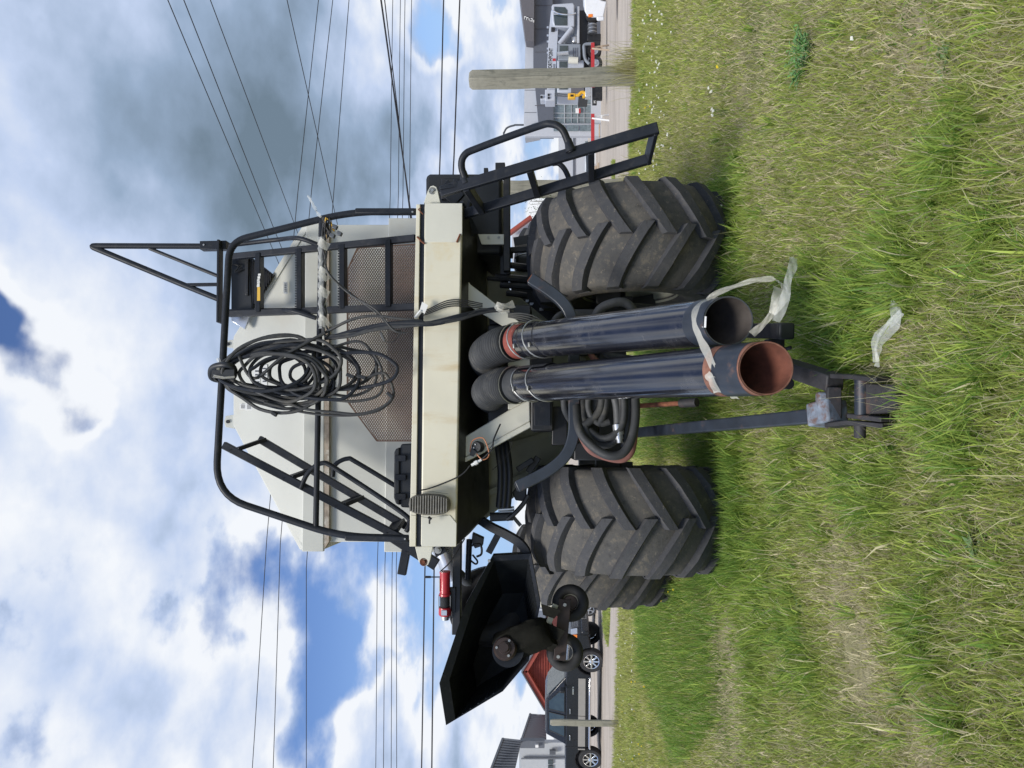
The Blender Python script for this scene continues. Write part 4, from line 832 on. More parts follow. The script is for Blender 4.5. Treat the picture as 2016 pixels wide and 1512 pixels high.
# ------------------------------------------------------------------ two big steel seed pipes strapped to the frame
def cutpipe(p0, p1, r, nm, seg=40, inner=False, n_=10):
    d = (p1 - p0).normalized(); u, w = perp(d); rings = []
    for i in range(n_):
        f_ = i / (n_ - 1); c_ = p0.lerp(p1, f_); rg = []
        for k in range(seg):
            a = 2 * math.pi * k / seg; rad = (u * math.cos(a) + w * math.sin(a)) * r
            rg.append(c_ + rad - d * ((rad.dot(nm) / d.dot(nm)) if i == n_ - 1 else 0))
        rings.append(rg)
    return rings
def seed_pipe(name, pts, r, elbow, label, inmat, band):
    p0, p1 = P(*pts[0]), P(*pts[1]); th = thing(name, Vector((p1.x, p1.y, 0)), label, 'pipe', 'steel seed pipes strapped under the platform')
    d = (p1 - p0).normalized(); tc = (EYE - p1).normalized(); nm = (d * .55 + tc * .45).normalized()
    R0 = cutpipe(p0, p1, r, nm); R1 = cutpipe(p0, p1, r - .007, nm)
    m = MB(); m.rings(R0, cap=False); pb = m.build('pipe_body', 'pipe_black', th)
    m = MB(); m.rings([[p + nm * .001 for p in R0[-1]], R1[-1]], cap=False); m.build('pipe_rim', 'rust_band' if band else 'grey_plate', pb)
    m = MB(); m.rings(R1, cap=False); m.build('pipe_bore', inmat, th)
    el = smooth(PL(elbow), 30); m = MB(); rad = [r * 1.03 + .011 * (1 if (i // 2) % 2 else 0) + .001 for i in range(len(el))]
    m.tube(el, rad, 28); hs = m.build('elbow_hose', 'hose_rubber', th, smooth_deg=25)
    q = MB(); q.tube([p0 - d * .05, p0 + d * .09], r + .003, 32, cap=False); q.build('primer_band' if inmat == 'pipe_dark_in' else 'hose_cuff', 'red_primer' if inmat == 'pipe_dark_in' else 'hose_rubber', th)
    q = MB(); cl = p0 - d * .075; u, w = perp(d); q.tube([cl + (u * math.cos(a / 24 * 6.283) + w * math.sin(a / 24 * 6.283)) * (r + .018) for a in range(24)], .004, 5, loop=True); q.build('hose_clamp', 'zinc', hs)
    if band:
        L = (p1 - p0).length; q = MB(); q.tube([p1 - d * .30, p1 - d * .24], r + .002, 36, cap=False); q.build('rust_ring', 'rust_band', pb)
        q = MB(); q.tube([p1 - d * .235, p1 - d * .06], r + .003, 36, cap=False); q.build('pipe_collar', 'dark_paint_worn', pb)
        q = MB(); q.rings([[p - d * .05 - (p1 - p) * .012 for p in R0[-1]], [p - (p1 - p) * .012 for p in R0[-1]]], cap=False); q.build('rust_lip', 'rust_band', pb)
    else:
        q = MB(); q.rings([[p - d * .16 - (p1 - p) * .012 for p in R0[-1]], [p - (p1 - p) * .012 for p in R0[-1]]], cap=False); q.build('pipe_collar', 'dark_paint_worn', pb)
    return th, p0, p1, d
T1, A0, A1, dA = seed_pipe('steel_pipe', [(1026, 672, 5.9), (1434, 632, 4.12)], .131, [(1010, 675, 5.98), (982, 682, 6.14), (957, 700, 6.4), (968, 722, 6.8)], 'upper right black steel pipe with dark bore and plastic film at its mouth', 'pipe_dark_in', False)
T2, B0, B1, dB = seed_pipe('steel_pipe', [(1024, 757, 5.9), (1508, 725, 3.80)], .131, [(1012, 758, 5.96), (984, 760, 6.14), (962, 772, 6.4), (972, 784, 6.8)], 'lower left black steel pipe with orange rusty mouth nearest the hitch', 'pipe_rust_in', True)
m = MB(); q = P(1384, 662, 4.28); m.prism([P(1383, 622, 4.10), P(1391, 623, 4.08), P(1390, 645, 4.08), P(1382, 644, 4.10)], EB * .002); m.build('pipe_sticker', 'white_label', T1)
# rubber pad between the second pipe and its straps
m = MB(); u, w = perp(dB); pts = []
for i in range(2):
    c_ = B0 + dB * (.06 + .42 * i); pts.append([c_ + (RGT * math.cos(a) + dB.cross(RGT) * math.sin(a)).normalized() * .140 for a in np.linspace(-.9, .6, 8)])
m.rings(pts, closed_ring=False, cap=False); m.build('rubber_pad', 'hose_rubber', T2)
# steel straps with buckles
def strap(th, p0, d, t_, r, loop=None):
    c_ = p0 + d * t_; u, w = perp(d); n_ = 28; pts = []
    for k in range(n_):
        a = 2 * math.pi * k / n_; rad = (u * math.cos(a) + w * math.sin(a)); ex = 1 + .35 * max(0, (rad.dot(EZ))) * (1 if loop else 0); pts.append(c_ + rad * (r + .004) * ex + d * .06 * math.sin(a + 1))
    m = MB(); m.tube(pts, .0055, 6, loop=True); s_ = m.build('steel_strap', 'zinc', th)
    tc = (EYE - c_).normalized(); tc = (tc - d * tc.dot(d)).normalized(); m = MB(); cc = c_ + tc * (r + .008) + d.cross(tc) * .03; m.box(cc, d * .02, d.cross(tc) * .035, tc * .016); m.build('strap_buckle', 'zinc', s_, bevel=.003)
for t_ in (.12, .34): strap(T1, A0, dA, t_, .131, True)
for t_ in (.14, .36): strap(T2, B0, dB, t_, .131)
# ------------------------------------------------------------------ hydraulic hoses bundled beside the pipes
def hose(pts, rpx, mat, label, grp='hydraulic hoses coiled on the hose rack', Yd=5.62, n=7):
    q = [P(p[0], p[1], p[2] if len(p) > 2 else Yd) for p in pts]; m = MB(); m.tube(smooth(q, n), rpx * Yd / FPX, 10)
    b = Vector((q[0].x, q[0].y, 0)); o = m.build('hydraulic_hose', mat, None, base=b); return tag(o, label, 'hose', grp)
hose([(1135, 800, 5.7), (1140, 845, 5.6), (1162, 875, 5.55), (1195, 896, 5.5), (1225, 893, 5.5), (1243, 865, 5.52), (1251, 825, 5.55), (1250, 780, 5.6), (1240, 740, 5.7)], 8.5, 'hose_rubber', 'thick outer grey hose looping lowest beside the lower left pipe')
hose([(1148, 790, 5.72), (1152, 840), (1170, 868), (1196, 876), (1214, 862), (1220, 830), (1222, 780)], 7.5, 'hose_rubber', 'second grey hose looping just inside the outermost loop')
hose([(1186, 770), (1182, 805), (1165, 826), (1148, 838)], 8, 'hose_rubber', 'short grey hose slanting across the hose bundle')
hose([(1196, 760), (1192, 800), (1186, 822), (1176, 838)], 7, 'hose_rubber', 'grey hose hanging third from the outermost loop')
hose([(1236, 775), (1238, 812), (1232, 850), (1228, 880)], 6.5, 'hose_rubber', 'thin straight grey hose behind the pale coupling')
h4 = hose([(1206, 770), (1214, 800), (1216, 838)], 8, 'hose_bright', 'grey hose ending in a pale metal quick coupling')
m = MB(); a, b_ = P(1216, 836, 5.6), P(1220, 872, 5.58); m.tube([a, a.lerp(b_, .55), a.lerp(b_, .56), a.lerp(b_, .8), a.lerp(b_, .81), b_], [.038, .038, .03, .03, .022, .022], 12); m.build('coupling', 'silver', h4)
hose([(1140, 850, 5.66), (1160, 885, 5.66), (1190, 900, 5.66), (1225, 905, 5.66), (1244, 888, 5.66), (1250, 850, 5.66)], 6.5, 'hose_pink', 'faded pink hose behind the grey loops')
hose([(1160, 772, 5.6), (1158, 800), (1166, 822), (1182, 834), (1200, 830)], 6.5, 'hose_rubber', 'small grey hose curl at the heart of the bundle')
hose([(1226, 768, 5.58), (1229, 806, 5.58), (1224, 838, 5.58), (1206, 858, 5.58), (1182, 862, 5.6), (1160, 846, 5.62)], 7, 'hose_rubber', 'grey hose looping beneath the metal quick coupling')
hose([(1174, 768, 5.66), (1172, 800, 5.66), (1160, 818, 5.66), (1142, 822, 5.68)], 7, 'hose_rubber', 'short grey hose bending behind the slanting one')
hose([(1110, 770, 5.7), (1112, 805, 5.75), (1125, 830, 5.85)], 7, 'hose_rubber', 'grey hose passing above the rack beside the lower left pipe')
hose([(1165, 640, 5.75), (1180, 610, 5.72), (1205, 597, 5.7), (1230, 596, 5.7), (1246, 612, 5.7), (1252, 650, 5.75)], 9, 'hose_rubber', 'grey hose arching out right of the upper right pipe')
hose([(1085, 660, 5.9), (1095, 630, 5.95), (1115, 618, 6.0), (1150, 625, 6.0), (1175, 650, 6.0)], 9, 'hose_rubber', 'grey hose arching behind the strapped pipe neck')
hose([(1160, 692, 5.9), (1178, 712, 5.9), (1230, 715, 5.9)], 6, 'hose_pink', 'faded pink hose seen between the two pipes')
hose([(1190, 690, 5.95), (1200, 700, 5.95), (1245, 706, 5.95)], 7, 'hose_rubber', 'grey hose seen between the two pipes')
for i in range(3):
    m = MB(); m.tube(smooth(PCL([(978 + i * 9, 870, .45), (985 + i * 9, 920, .4), (985 + i * 9, 960, .4), (982 + i * 9, 998, .45)]), 6), .028, 10); bld(m, 'air_hose', 'black_steel')
m = MB(); m.tube(PCL([(981, 1003, .5), (1012, 1001, .5)]), .020, 10); m.tube(PCL([(985, 1009, .5), (1015, 1008, .5)]), .014, 8); hp = bld(m, 'cylinder_rod', 'silver')
m = MB(); m.tube(PCL([(965, 1018, .5), (1010, 1016, .5)]), .04, 12); bld(m, 'lift_cylinder', 'black_steel')
m = MB(); m.tube(smooth(PCL([(998, 1022, .48), (1012, 1012, .46), (1030, 992, .46), (1040, 975, .46)]), 6), .022, 8); m.bar(PCL([(1000, 1005, .6)])[0], PC(1025, 1035, .6), .03, .03, EB); bld(m, 'lift_hose', 'black_steel')
m = MB(); m.prism(poly([(1008, 970), (1015, 985), (1035, 988), (1036, 962), (1020, 955)], .5), EB * .15); m.bar(PC(1050, 905, .6), PC(1018, 925, .6), .05, .05, EB); m.bar(PC(1060, 900, .7), PC(1040, 930, .7), .06, .06, EB); bld(m, 'valve_block', 'black_steel', bevel=.006)
# ------------------------------------------------------------------ cable coil on the guard rail
coil = thing('cable_coil', PC(437, 735, 0), 'tangled coil of black control cable hung over the top of the guard rail', 'cable coil')
rr = random.Random(4)
for k in range(22):
    L = rr.uniform(170, 235) if k < 15 else rr.uniform(235, 300); Bq = rr.uniform(44, 70) if k < 15 else rr.uniform(28, 58); ox = rr.uniform(430, 448) if k < 15 else rr.uniform(470, 570); oy = rr.uniform(728, 742); sk_ = rr.uniform(-26, 22); pts = []
    if k >= 15: L = rr.uniform(140, 215)
    b0 = rr.uniform(-.06, .14); ph = rr.uniform(0, 6)
    for i in range(14):
        th = 2 * math.pi * i / 14; f_ = (1 - math.cos(th)) / 2
        pts.append(PC(ox + L * f_ + rr.uniform(-3, 3), oy + Bq * math.sin(th) * (.75 + .35 * f_) + sk_ * f_ + rr.uniform(-3, 3), b0 + .07 * math.sin(th + ph) + (-.02 if k % 2 else .02)))
    m = MB(); m.tube(smooth(pts, 4, True), .0150, 8, loop=True); m.build('cable_loop', 'hose_rubber' if k % 3 else 'black_rail', coil)
for pts, r in (([(470, 700, -.06), (500, 745, -.08), (560, 700, -.1), (640, 655, -.06)], .014), ([(560, 790, -.04), (600, 805, -.05), (660, 812, -.05), (710, 815, -.05), (755, 800, -.05), (775, 775, -.05), (757, 735, -.05), (720, 745, -.05)], .012), ([(520, 792, -.02), (600, 812, -.02), (680, 818, -.02), (740, 810, -.02), (770, 790, -.02)], .011),
               ([(640, 690, -.02), (700, 672, -.03), (730, 690, -.03), (752, 730, -.03), (748, 775, -.03), (700, 790, -.03), (640, 785, -.02)], .012), ([(630, 770, 0), (690, 780, -.02), (735, 760, -.02), (742, 720, -.02)], .012), ([(440, 720, -.08), (425, 728, -.06), (422, 745, -.04), (432, 752, -.02)], .008)):
    m = MB(); m.tube(smooth(PCL(pts), 7), r, 8); m.build('cable_tail', 'hose_rubber', coil)
for (x, y, dx, dy) in ((540, 815, 10, 6), (768, 778, 12, 10), (690, 740, 16, 6), (712, 742, 18, 5)):
    m = MB(); m.bar(PC(x - dx / 2, y - dy / 2, -.06), PC(x + dx / 2, y + dy / 2, -.06), .03, .03, EB); m.build('cable_plug', 'black_plastic', coil, bevel=.005)
m = MB(); m.tube(smooth(PCL([(458, 722, -.075), (440, 718, -.10), (418, 724, -.04), (416, 742, .04), (430, 748, .12), (455, 746, .1), (462, 735, .0)]), 5, True), .026, 8, loop=True)
m.prism(poly([(416, 728), (416, 744), (462, 748), (462, 726)], -.085), EB * .012); m.build('tape_strap', 'black_plastic', coil, bevel=.006)
m = MB(); m.ribbon(PCL([(420, 740, -.1), (440, 744, -.105), (462, 742, -.1)]), .02, EZ * .2 + ER, .004); m.ribbon(PCL([(428, 705, -.06), (434, 718, -.09), (428, 728, -.1)]), .03, EZ, .004); m.build('tape_end', 'film_dirty', coil)
# ------------------------------------------------------------------ wiring harness running down from the coil
har = thing('wiring_harness', PC(985, 610, 0), 'thick black wiring harness running from the coil down over the cream beam', 'cable')
for k in range(6):
    j = lambda a: rr.uniform(-a, a)
    pts = PCL([(640, 662 + j(6), -.02), (690, 655 + j(7), -.06), (750, 641 + j(7), -.10), (815, 638 + j(5), -.12), (860, 634 + j(5), -.11), (905, 624 + j(5), -.09), (945, 613 + j(4), -.04), (985, 609 + j(4), .0), (1010, 613 + j(6), .05)])
    m = MB(); m.tube(smooth(pts, 6), .013, 8); m.build('harness_cable', 'hose_rubber' if k % 2 else 'black_rail', har)
m = MB(); m.tube(smooth(PCL([(640, 655, -.02), (690, 630, -.08), (735, 622, -.1), (790, 628, -.11), (830, 632, -.1)]), 6), .013, 8); m.build('harness_cable', 'hose_rubber', har)
for k in range(4):
    m = MB(); m.tube(smooth(PCL([(832, 612 + k * 3, -.05), (845, 608 + k * 3, -.05), (880, 592 + k * 4, -.04), (912, 591 + k * 4, 0), (950, 598 + k * 3, .05)]), 6), .005, 6); m.build('thin_wire', 'wire_black', har)
for k in range(4):
    m = MB(); m.tube(smooth(PCL([(1000, 618 + k * 2, .02), (1025, 617 + k * 4, .02), (1050, 622 + k * 5, .03), (1068, 632 + k * 5, .05)]), 6), .006, 6); m.build('thin_wire', 'hose_bright', har)
m = MB(); m.prism(poly([(831, 594), (843, 601), (836, 618), (826, 611)], -.06), EB * .004); m.tube(PCL([(829, 612, -.055), (818, 626, -.06)]), .015, 6); tg_ = m.build('cable_tag', 'white_label', har)
m = MB(); m.ribbon(smooth(PCL([(976, 600, -.03), (984, 604, -.045), (992, 603, -.045), (1003, 601, -.03), (1012, 598, -.02)]), 4), [.055 + .012 * math.sin(i * .5) for i in range(17)], ER, .004); m.ribbon(PCL([(978, 608, -.05), (990, 614, -.055), (1003, 612, -.05)]), .03, EZ + ER, .004); m.build('film_wrap', 'film_dirty', har)
# wires taped along the mid rail
tap = thing('taped_wire_bundle', PC(632, 540, 0), 'black wires wrapped in clear plastic film along the right end of the mid rail', 'cable')
for k in range(4):
    pts = PCL([(634 + rr.uniform(0, 9), y, .03 - .03 * rr.random()) for y in range(428, 661, 19)]); m = MB(); m.tube(smooth(pts, 3), .009, 6); m.build('bundle_wire', 'hose_rubber', tap)
m = MB(); c0_, c1_ = PC(635, 468, .04), PC(636, 648, .04); d_ = (c1_ - c0_); ax_ = d_.normalized(); u, w = perp(ax_); rings = []
for i in range(34):
    f_ = i / 33; a0_ = rr.uniform(-.2, .2); rings.append([c0_ + d_ * f_ + (u * math.cos(2 * math.pi * k / 12 + a0_) + w * math.sin(2 * math.pi * k / 12 + a0_)) * (.036 + .006 * math.sin(i * 1.9) + rr.uniform(-.003, .004)) for k in range(12)])
m.rings(rings, cap=False); m.build('film_wrap', 'film', tap, smooth_deg=25)
for k in range(4):
    y0 = 474 + k * 47 + (k % 2) * 9; m = MB(); m.ribbon(smooth(PCL([(628, y0, -.0), (636, y0 + 7, -.012), (647, y0 + 13 + 8 * (k % 2), .0)]), 3), .07, EZ * .3 + ER, .003); m.build('film_strip', 'film_dirty', tap)
for k in range(7):
    m = MB(); q = [(632 + rr.uniform(0, 20), 428 + rr.uniform(0, 40), rr.uniform(-.05, .05)) for _ in range(4)]; q = [q[0], (q[1][0] + 6, q[1][1], q[1][2]), q[2], (644, 470, .0)]; m.tube(smooth(PCL(q), 5), .006, 6); m.build('wire_end', 'wire_black' if k != 3 else 'yellow_label', tap)
for (x, y) in ((655, 445), (664, 458), (650, 462)):
    m = MB(); m.bar(PC(x, y, -.03), PC(x + 9, y + 4, -.03), .035, .035, EB); m.build('wire_plug', 'grey_plate', tap, bevel=.005)
for pts, r in (([(640, 520, .0), (652, 545, -.02), (690, 580, -.05), (740, 610, -.1), (775, 650, -.12), (800, 655, -.1)], .008), ([(642, 528, .0), (660, 552, -.02), (700, 585, -.05), (745, 620, -.1), (768, 648, -.1), (790, 652, -.08)], .007), ([(748, 640, -.1), (750, 660, -.1), (758, 672, -.1), (775, 672, -.1), (790, 655, -.1)], .004), ([(640, 640, 0), (648, 655, -.03), (640, 662, -.05), (637, 645, -.04)], .009)):
    m = MB(); m.tube(smooth(PCL(pts), 6), r, 6); m.build('loose_wire', 'hose_rubber', tap)
m = MB(); m.bar(PC(750, 655, -.11), PC(757, 672, -.11), .022, .022, EB); m.build('wire_plug', 'hose_bright', tap, bevel=.004)
m = MB(); m.ribbon(smooth(PCL([(606, 385, .0), (615, 400, .01), (624, 418, .02), (632, 428, .0)]), 4), [.06 - .003 * i for i in range(13)], ER + EZ * .6, .012); m.build('film_tail', 'film_faint', tap)
# ------------------------------------------------------------------ torn film at the pipe mouths and on the grass
def film(name, strips, base, label, mat='film'):
    t_ = thing(name, base, label, 'plastic film')
    for pts, wd, sd_ in strips:
        q = smooth(PL(pts), 6); m = MB(); L_ = len(q); wd = (wd[0] * .75, wd[1] * .75); m.ribbon(q, [wd[0] + (wd[1] - wd[0]) * i / (L_ - 1) + .006 * math.sin(i * .35) for i in range(L_)], sd_, .003); m.build('film_strip', mat, t_)
film('plastic_film', [([(1398, 588, 4.16), (1375, 600, 4.08), (1366, 628, 4.02), (1375, 660, 4.02), (1390, 690, 3.98), (1405, 725, 3.92), (1420, 755, 3.95), (1448, 785, 4.02)], (.05, .07), dA),
                      ([(1392, 735, 3.93), (1402, 752, 3.92), (1412, 772, 3.97), (1400, 740, 3.93)], (.06, .07), dA),
                      ([(1393, 591, 4.15), (1412, 577, 4.12), (1440, 566, 4.1), (1480, 553, 4.05), (1518, 549, 4.0), (1535, 556, 3.98), (1545, 575, 3.95), (1530, 600, 3.95), (1512, 628, 4.0), (1495, 645, 4.05), (1480, 658, 4.08)], (.035, .05), EZ + RGT * .5),
                      ([(1540, 570, 3.94), (1533, 592, 3.93), (1520, 618, 3.96)], (.14, .05), EZ * .5 + RGT)], Vector((A1.x, A1.y, 0)), 'dirty plastic film tied round both pipe mouths with a loop hanging right', 'film_dirty')
film('film_shred', [([(1562, 507, 3.9), (1560, 528, 3.85), (1552, 548, 3.83), (1548, 575, 3.84), (1540, 605, 3.88), (1528, 633, 3.92)], (.05, .06), RGT * .3 + EZ)], G(1560, 560), 'clear plastic shred sticking out beside the hanging film loop')
g0 = [G(1788, 592), G(1806, 625), G(1792, 648), G(1766, 668), G(1752, 690), G(1748, 722)]; t_ = thing('ground_film', g0[2], 'pale plastic film strip lying in the grass right of the hitch', 'plastic film')
m = MB(); q = smooth([p + EZ * (.07 + .02 * math.sin(i)) for i, p in enumerate(g0)], 6); m.ribbon(q, [.012 + .065 * math.sin(min(1, i / 10) * 1.57) * (1 - .75 * i / len(q)) for i in range(len(q))], Vector((.4, 1, .3)), .004); m.build('film_strip', 'film', t_)
m = MB(); q = smooth([p + EZ * (.08 + .02 * math.sin(i)) + Vector((.02, -.03, 0)) for i, p in enumerate(g0[1:])], 6); m.ribbon(q, .03, Vector((.4, 1, .8)), .004); m.build('film_fold', 'film', t_)
# ------------------------------------------------------------------ loading conveyor folded beside the cart on the left
con = thing('loading_conveyor', Vector((P(1000, 1250, 6.6).x, 6.6, 0)), 'black conveyor intake hopper with canvas boot and dolly wheels left of the cart', 'conveyor')
rim = [(1045, 1090), (970, 1094), (917, 1189), (865, 1345), (878, 1428), (990, 1361), (1041, 1301), (1064, 1190)]
YR = [6.7, 6.7, 6.55, 6.35, 6.3, 6.55, 6.6, 6.7]
o_ = [P(x, y, Y_) for (x, y), Y_ in zip(rim, YR)]; cx, cy_ = 1000, 1248
i1 = [P(cx + (x - cx) * .90 + (6 if x < 960 else 0), cy_ + (y - cy_) * .93, Y_ + .04) for (x, y), Y_ in zip(rim, YR)]
i2 = [P(cx + (x - cx) * .55 + 6, cy_ + (y - cy_) * .55 + 6, 7.15) for (x, y) in rim]; i3 = [P(cx + (x - cx) * .05, cy_ + (y - cy_) * .05, 7.22) for (x, y) in rim]
m = MB(); m.rings([i1, i2, i3], cap=False); m.rings([[p + Vector((0, .05, 0)) for p in o_], [p + Vector((0, .06, 0)) for p in i2]], cap=False); m.build('hopper_wall', 'hopper_black', con, smooth_deg=20)
m = MB(); m.rings([o_, i1], cap=False); m.rings([o_, [p + Vector((0, .09, 0)) for p in o_]], cap=False); hl = m.build('hopper_lip', 'black_rail', con, smooth_deg=20)
m = MB(); m.lathe(P(963, 1104, 6.66), -Vector((0, 1, 0)), [(.001, .006), (.012, .006), (.014, 0)], 10); m.build('lip_bolt', 'zinc', hl)
for k in range(5):
    f_ = k / 5; a, b_ = i1[4].lerp(i1[5], .15 + f_ * .8), i2[4].lerp(i2[5], .15 + f_ * .8); m = MB(); m.bar(a, b_, .012, .012, Vector((0, 1, 0))); m.build('hopper_rib', 'black_rail', con)
for k in range(8):
    a = i1[7].lerp(i1[0], k / 8) ; b_ = i2[7].lerp(i2[0], k / 8); m = MB(); m.bar(a, b_, .016, .016, Vector((0, 1, 0))); m.build('hopper_rib', 'black_plastic', con)
m = MB(); bc = [P(985, 1278, 6.75), P(1010, 1268, 6.68), P(1040, 1256, 6.62), P(1068, 1246, 6.6), P(1086, 1244, 6.62)]; rb = [.14, .155, .155, .145, .135]; rings = []
for i, (c_, r_) in enumerate(zip(smooth(bc, 4), np.interp(np.linspace(0, 4, 17), range(5), rb))):
    d = (bc[-1] - bc[0]).normalized(); u, w = perp(d); rings.append([c_ + (u * math.cos(2 * math.pi * k / 26) * .75 + w * math.sin(2 * math.pi * k / 26)) * r_ * (1 + .06 * math.sin(k * 1.9 + i * .5) + .04 * math.sin(k * 3.1 - i)) for k in range(26)])
m.rings(rings); m.build('canvas_boot', 'canvas', con, smooth_deg=50)
hc = P(994, 1276, 6.50); nd = (EYE - hc).normalized() + Vector((.1, 0, .1))
m = MB(); m.lathe(P(1000, 1281, 6.56), nd, [(.001, 0), (.135, 0), (.135, -.02), (.001, -.02)], 36); m.build('bearing_plate', 'black_rail', con)
m = MB(); m.lathe(hc, nd, [(.001, .05), (.035, .05), (.038, .02), (.05, .02), (.055, .005), (.085, .005), (.10, -.02), (.10, -.04)], 28); hb = m.build('bearing_hub', 'dolly_brown', con)
for k in range(3):
    a = k * 2.09 + .5; u, w = perp(nd); m = MB(); m.lathe(hc + (u * math.cos(a) + w * math.sin(a)) * .07, nd, [(.001, .014), (.011, .014), (.011, 0)], 8); m.build('hub_bolt', 'zinc', hb)
for (x, y, a, b_, mt) in ((1085, 1200, 20, 18, 'canvas'), (1095, 1240, 18, 22, 'canvas'), (1082, 1268, 16, 16, 'canvas')):
    m = MB(); m.prism([P(x - a, y - b_ * .6, 6.6), P(x + a, y + 2, 6.55), P(x + a * .3, y + b_, 6.56), P(x - a * .8, y + b_ * .6, 6.62)], Vector((0, .01, 0))); m.build('boot_flap', mt, con)
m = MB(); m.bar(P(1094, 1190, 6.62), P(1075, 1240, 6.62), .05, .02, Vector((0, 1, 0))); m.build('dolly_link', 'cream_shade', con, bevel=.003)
m = MB(); a, b_ = P(1112, 1180, 6.70), P(1101, 1300, 6.62); sdv = (b_ - a).normalized().cross(Vector((0, 1, 0))); m.bar(a, b_, .10, .012, Vector((0, 1, 0))); m.rsweep([a + sdv * .05 + Vector((0, .03, 0)), b_ + sdv * .05 + Vector((0, .03, 0))], .012, .07, Vector((0, 1, 0))); dl_ = m.build('dolly_bar', 'dolly_brown', con, bevel=.003)
for (x, y, Y_) in ((1099, 1292, 6.61), (1112, 1190, 6.68)):
    m = MB(); m.lathe(P(x, y, Y_ - .01), Vector((0, -1, 0)), [(.001, .015), (.016, .015), (.016, 0)], 6); m.build('dolly_bolt', 'zinc', dl_)
def small_tyre(c, ax, Rm, r, name='dolly_wheel'):
    m = MB(); ax = ax.normalized(); u, w = perp(ax); n_ = 40; prof = []
    for k in range(14):
        a = 2 * math.pi * k / 14; prof.append((Rm + r * math.cos(a) * (1.0 if math.cos(a) > 0 else .8), r * .9 * math.sin(a)))
    prof.append(prof[0]); m.lathe(c, ax, prof, n_); o = m.build(name, 'tyre_black', con, smooth_deg=60)
    m = MB(); m.lathe(c, ax, [(Rm - r * .75, -r * .5), (Rm - r * .9, -r * .3), (Rm - r * .9, r * .3), (Rm - r * .75, r * .5)], 32); m.build('wheel_rim', 'rim_grey', o)
    return o
small_tyre(P(1123, 1187, 6.85), Vector((.45, -1, .1)), .112, .052); small_tyre(P(1112, 1284, 6.75), Vector((.25, -1, .05)), .112, .050)
m = MB(); m.lathe(P(1123, 1187, 6.85), Vector((.45, -1, .1)), [(.001, .02), (.06, .02), (.075, -.02), (.001, -.02)], 20); m.build('wheel_hub', 'dolly_brown', con)
# ribbed transport wheel and arms behind the hopper
big = small_tyre(P(962, 1192, 7.35), Vector((.75, -1, .1)), .27, .115, 'transport_wheel')
for k in range(4):
    ax_ = Vector((.75, -1, .1)).normalized(); m = MB(); Rg = .27 + .112 - .004 * abs(k - 1.5) ** 2; m.lathe(P(962, 1192, 7.35) + ax_ * (-.055 + k * .036), ax_, [(Rg + .004, -.007), (Rg + .009, 0), (Rg + .004, .007)], 40); m.build('tyre_rib', 'tyre_black', big)
m = MB(); m.bar(P(901, 1058, 7.05), P(899, 1248, 6.95), .075, .10, Vector((0, 1, 0))); m.build('conveyor_arm', 'black_steel', con, bevel=.006)
m = MB(); m.tube(PL([(924, 1062, 7.1), (921, 1140, 7.1)]), .028, 10); m.build('conveyor_arm', 'black_rail', con)
m = MB(); m.rsweep(smooth(PL([(938, 1018, 7.0), (965, 1036, 6.95), (995, 1051, 6.9), (1020, 1066, 6.85), (1034, 1082, 6.8), (1038, 1094, 6.78)]), 5), .075, .075, Vector((0, 1, 0))); sa = m.build('support_arm', 'black_rail', con, bevel=.006)
m = MB(); m.bar(P(982, 1050, 6.95), P(962, 1088, 6.95), .06, .04, Vector((0, 1, 0))); m.build('arm_tab', 'black_rail', sa, bevel=.004)
m = MB(); m.tube(smooth(PL([(925, 1075, 7.1), (945, 1072, 7.1), (948, 1090, 7.1), (938, 1096, 7.1)]), 5), .012, 6); m.tube(smooth(PL([(918, 1095, 7.1), (935, 1110, 7.1), (940, 1105, 7.1), (930, 1092, 7.1)]), 5), .010, 6); m.prism([P(x, y, 7.1) for x, y in ((930, 1050), (952, 1060), (950, 1075), (935, 1080), (928, 1068))], Vector((0, .08, 0))); m.build('conveyor_valve', 'black_steel', con, bevel=.004)
m = MB(); m.tube(PL([(858, 1052, 7.3), (880, 1098, 7.3), (892, 1135, 7.35)]), .10, 24); ct = m.build('conveyor_tube', 'silver', con)
m = MB(); m.tube(PL([(893, 1120, 7.3), (940, 1165, 7.5)]), .05, 12); m.build('tube_brace', 'grey_plate', ct)
m = MB(); m.prism([P(x, y, 7.02) for x, y in ((852, 1078), (858, 1098), (880, 1086), (872, 1070))], Vector((0, .04, 0))); cb = m.build('clamp_plate', 'black_rail', con, bevel=.004)
m = MB(); m.lathe(P(862, 1083, 7.01), Vector((0, -1, 0)), [(.001, .02), (.02, .02), (.022, 0), (.034, 0), (.034, -.01)], 14); m.build('clamp_bolt', 'zinc', cb)
m = MB(); m.tube(smooth(PL([(915, 1060, 6.95), (900, 1085, 6.9), (885, 1108, 6.88), (868, 1124, 6.88)]), 6), .006, 6); m.build('winch_cable', 'wire_black', con)
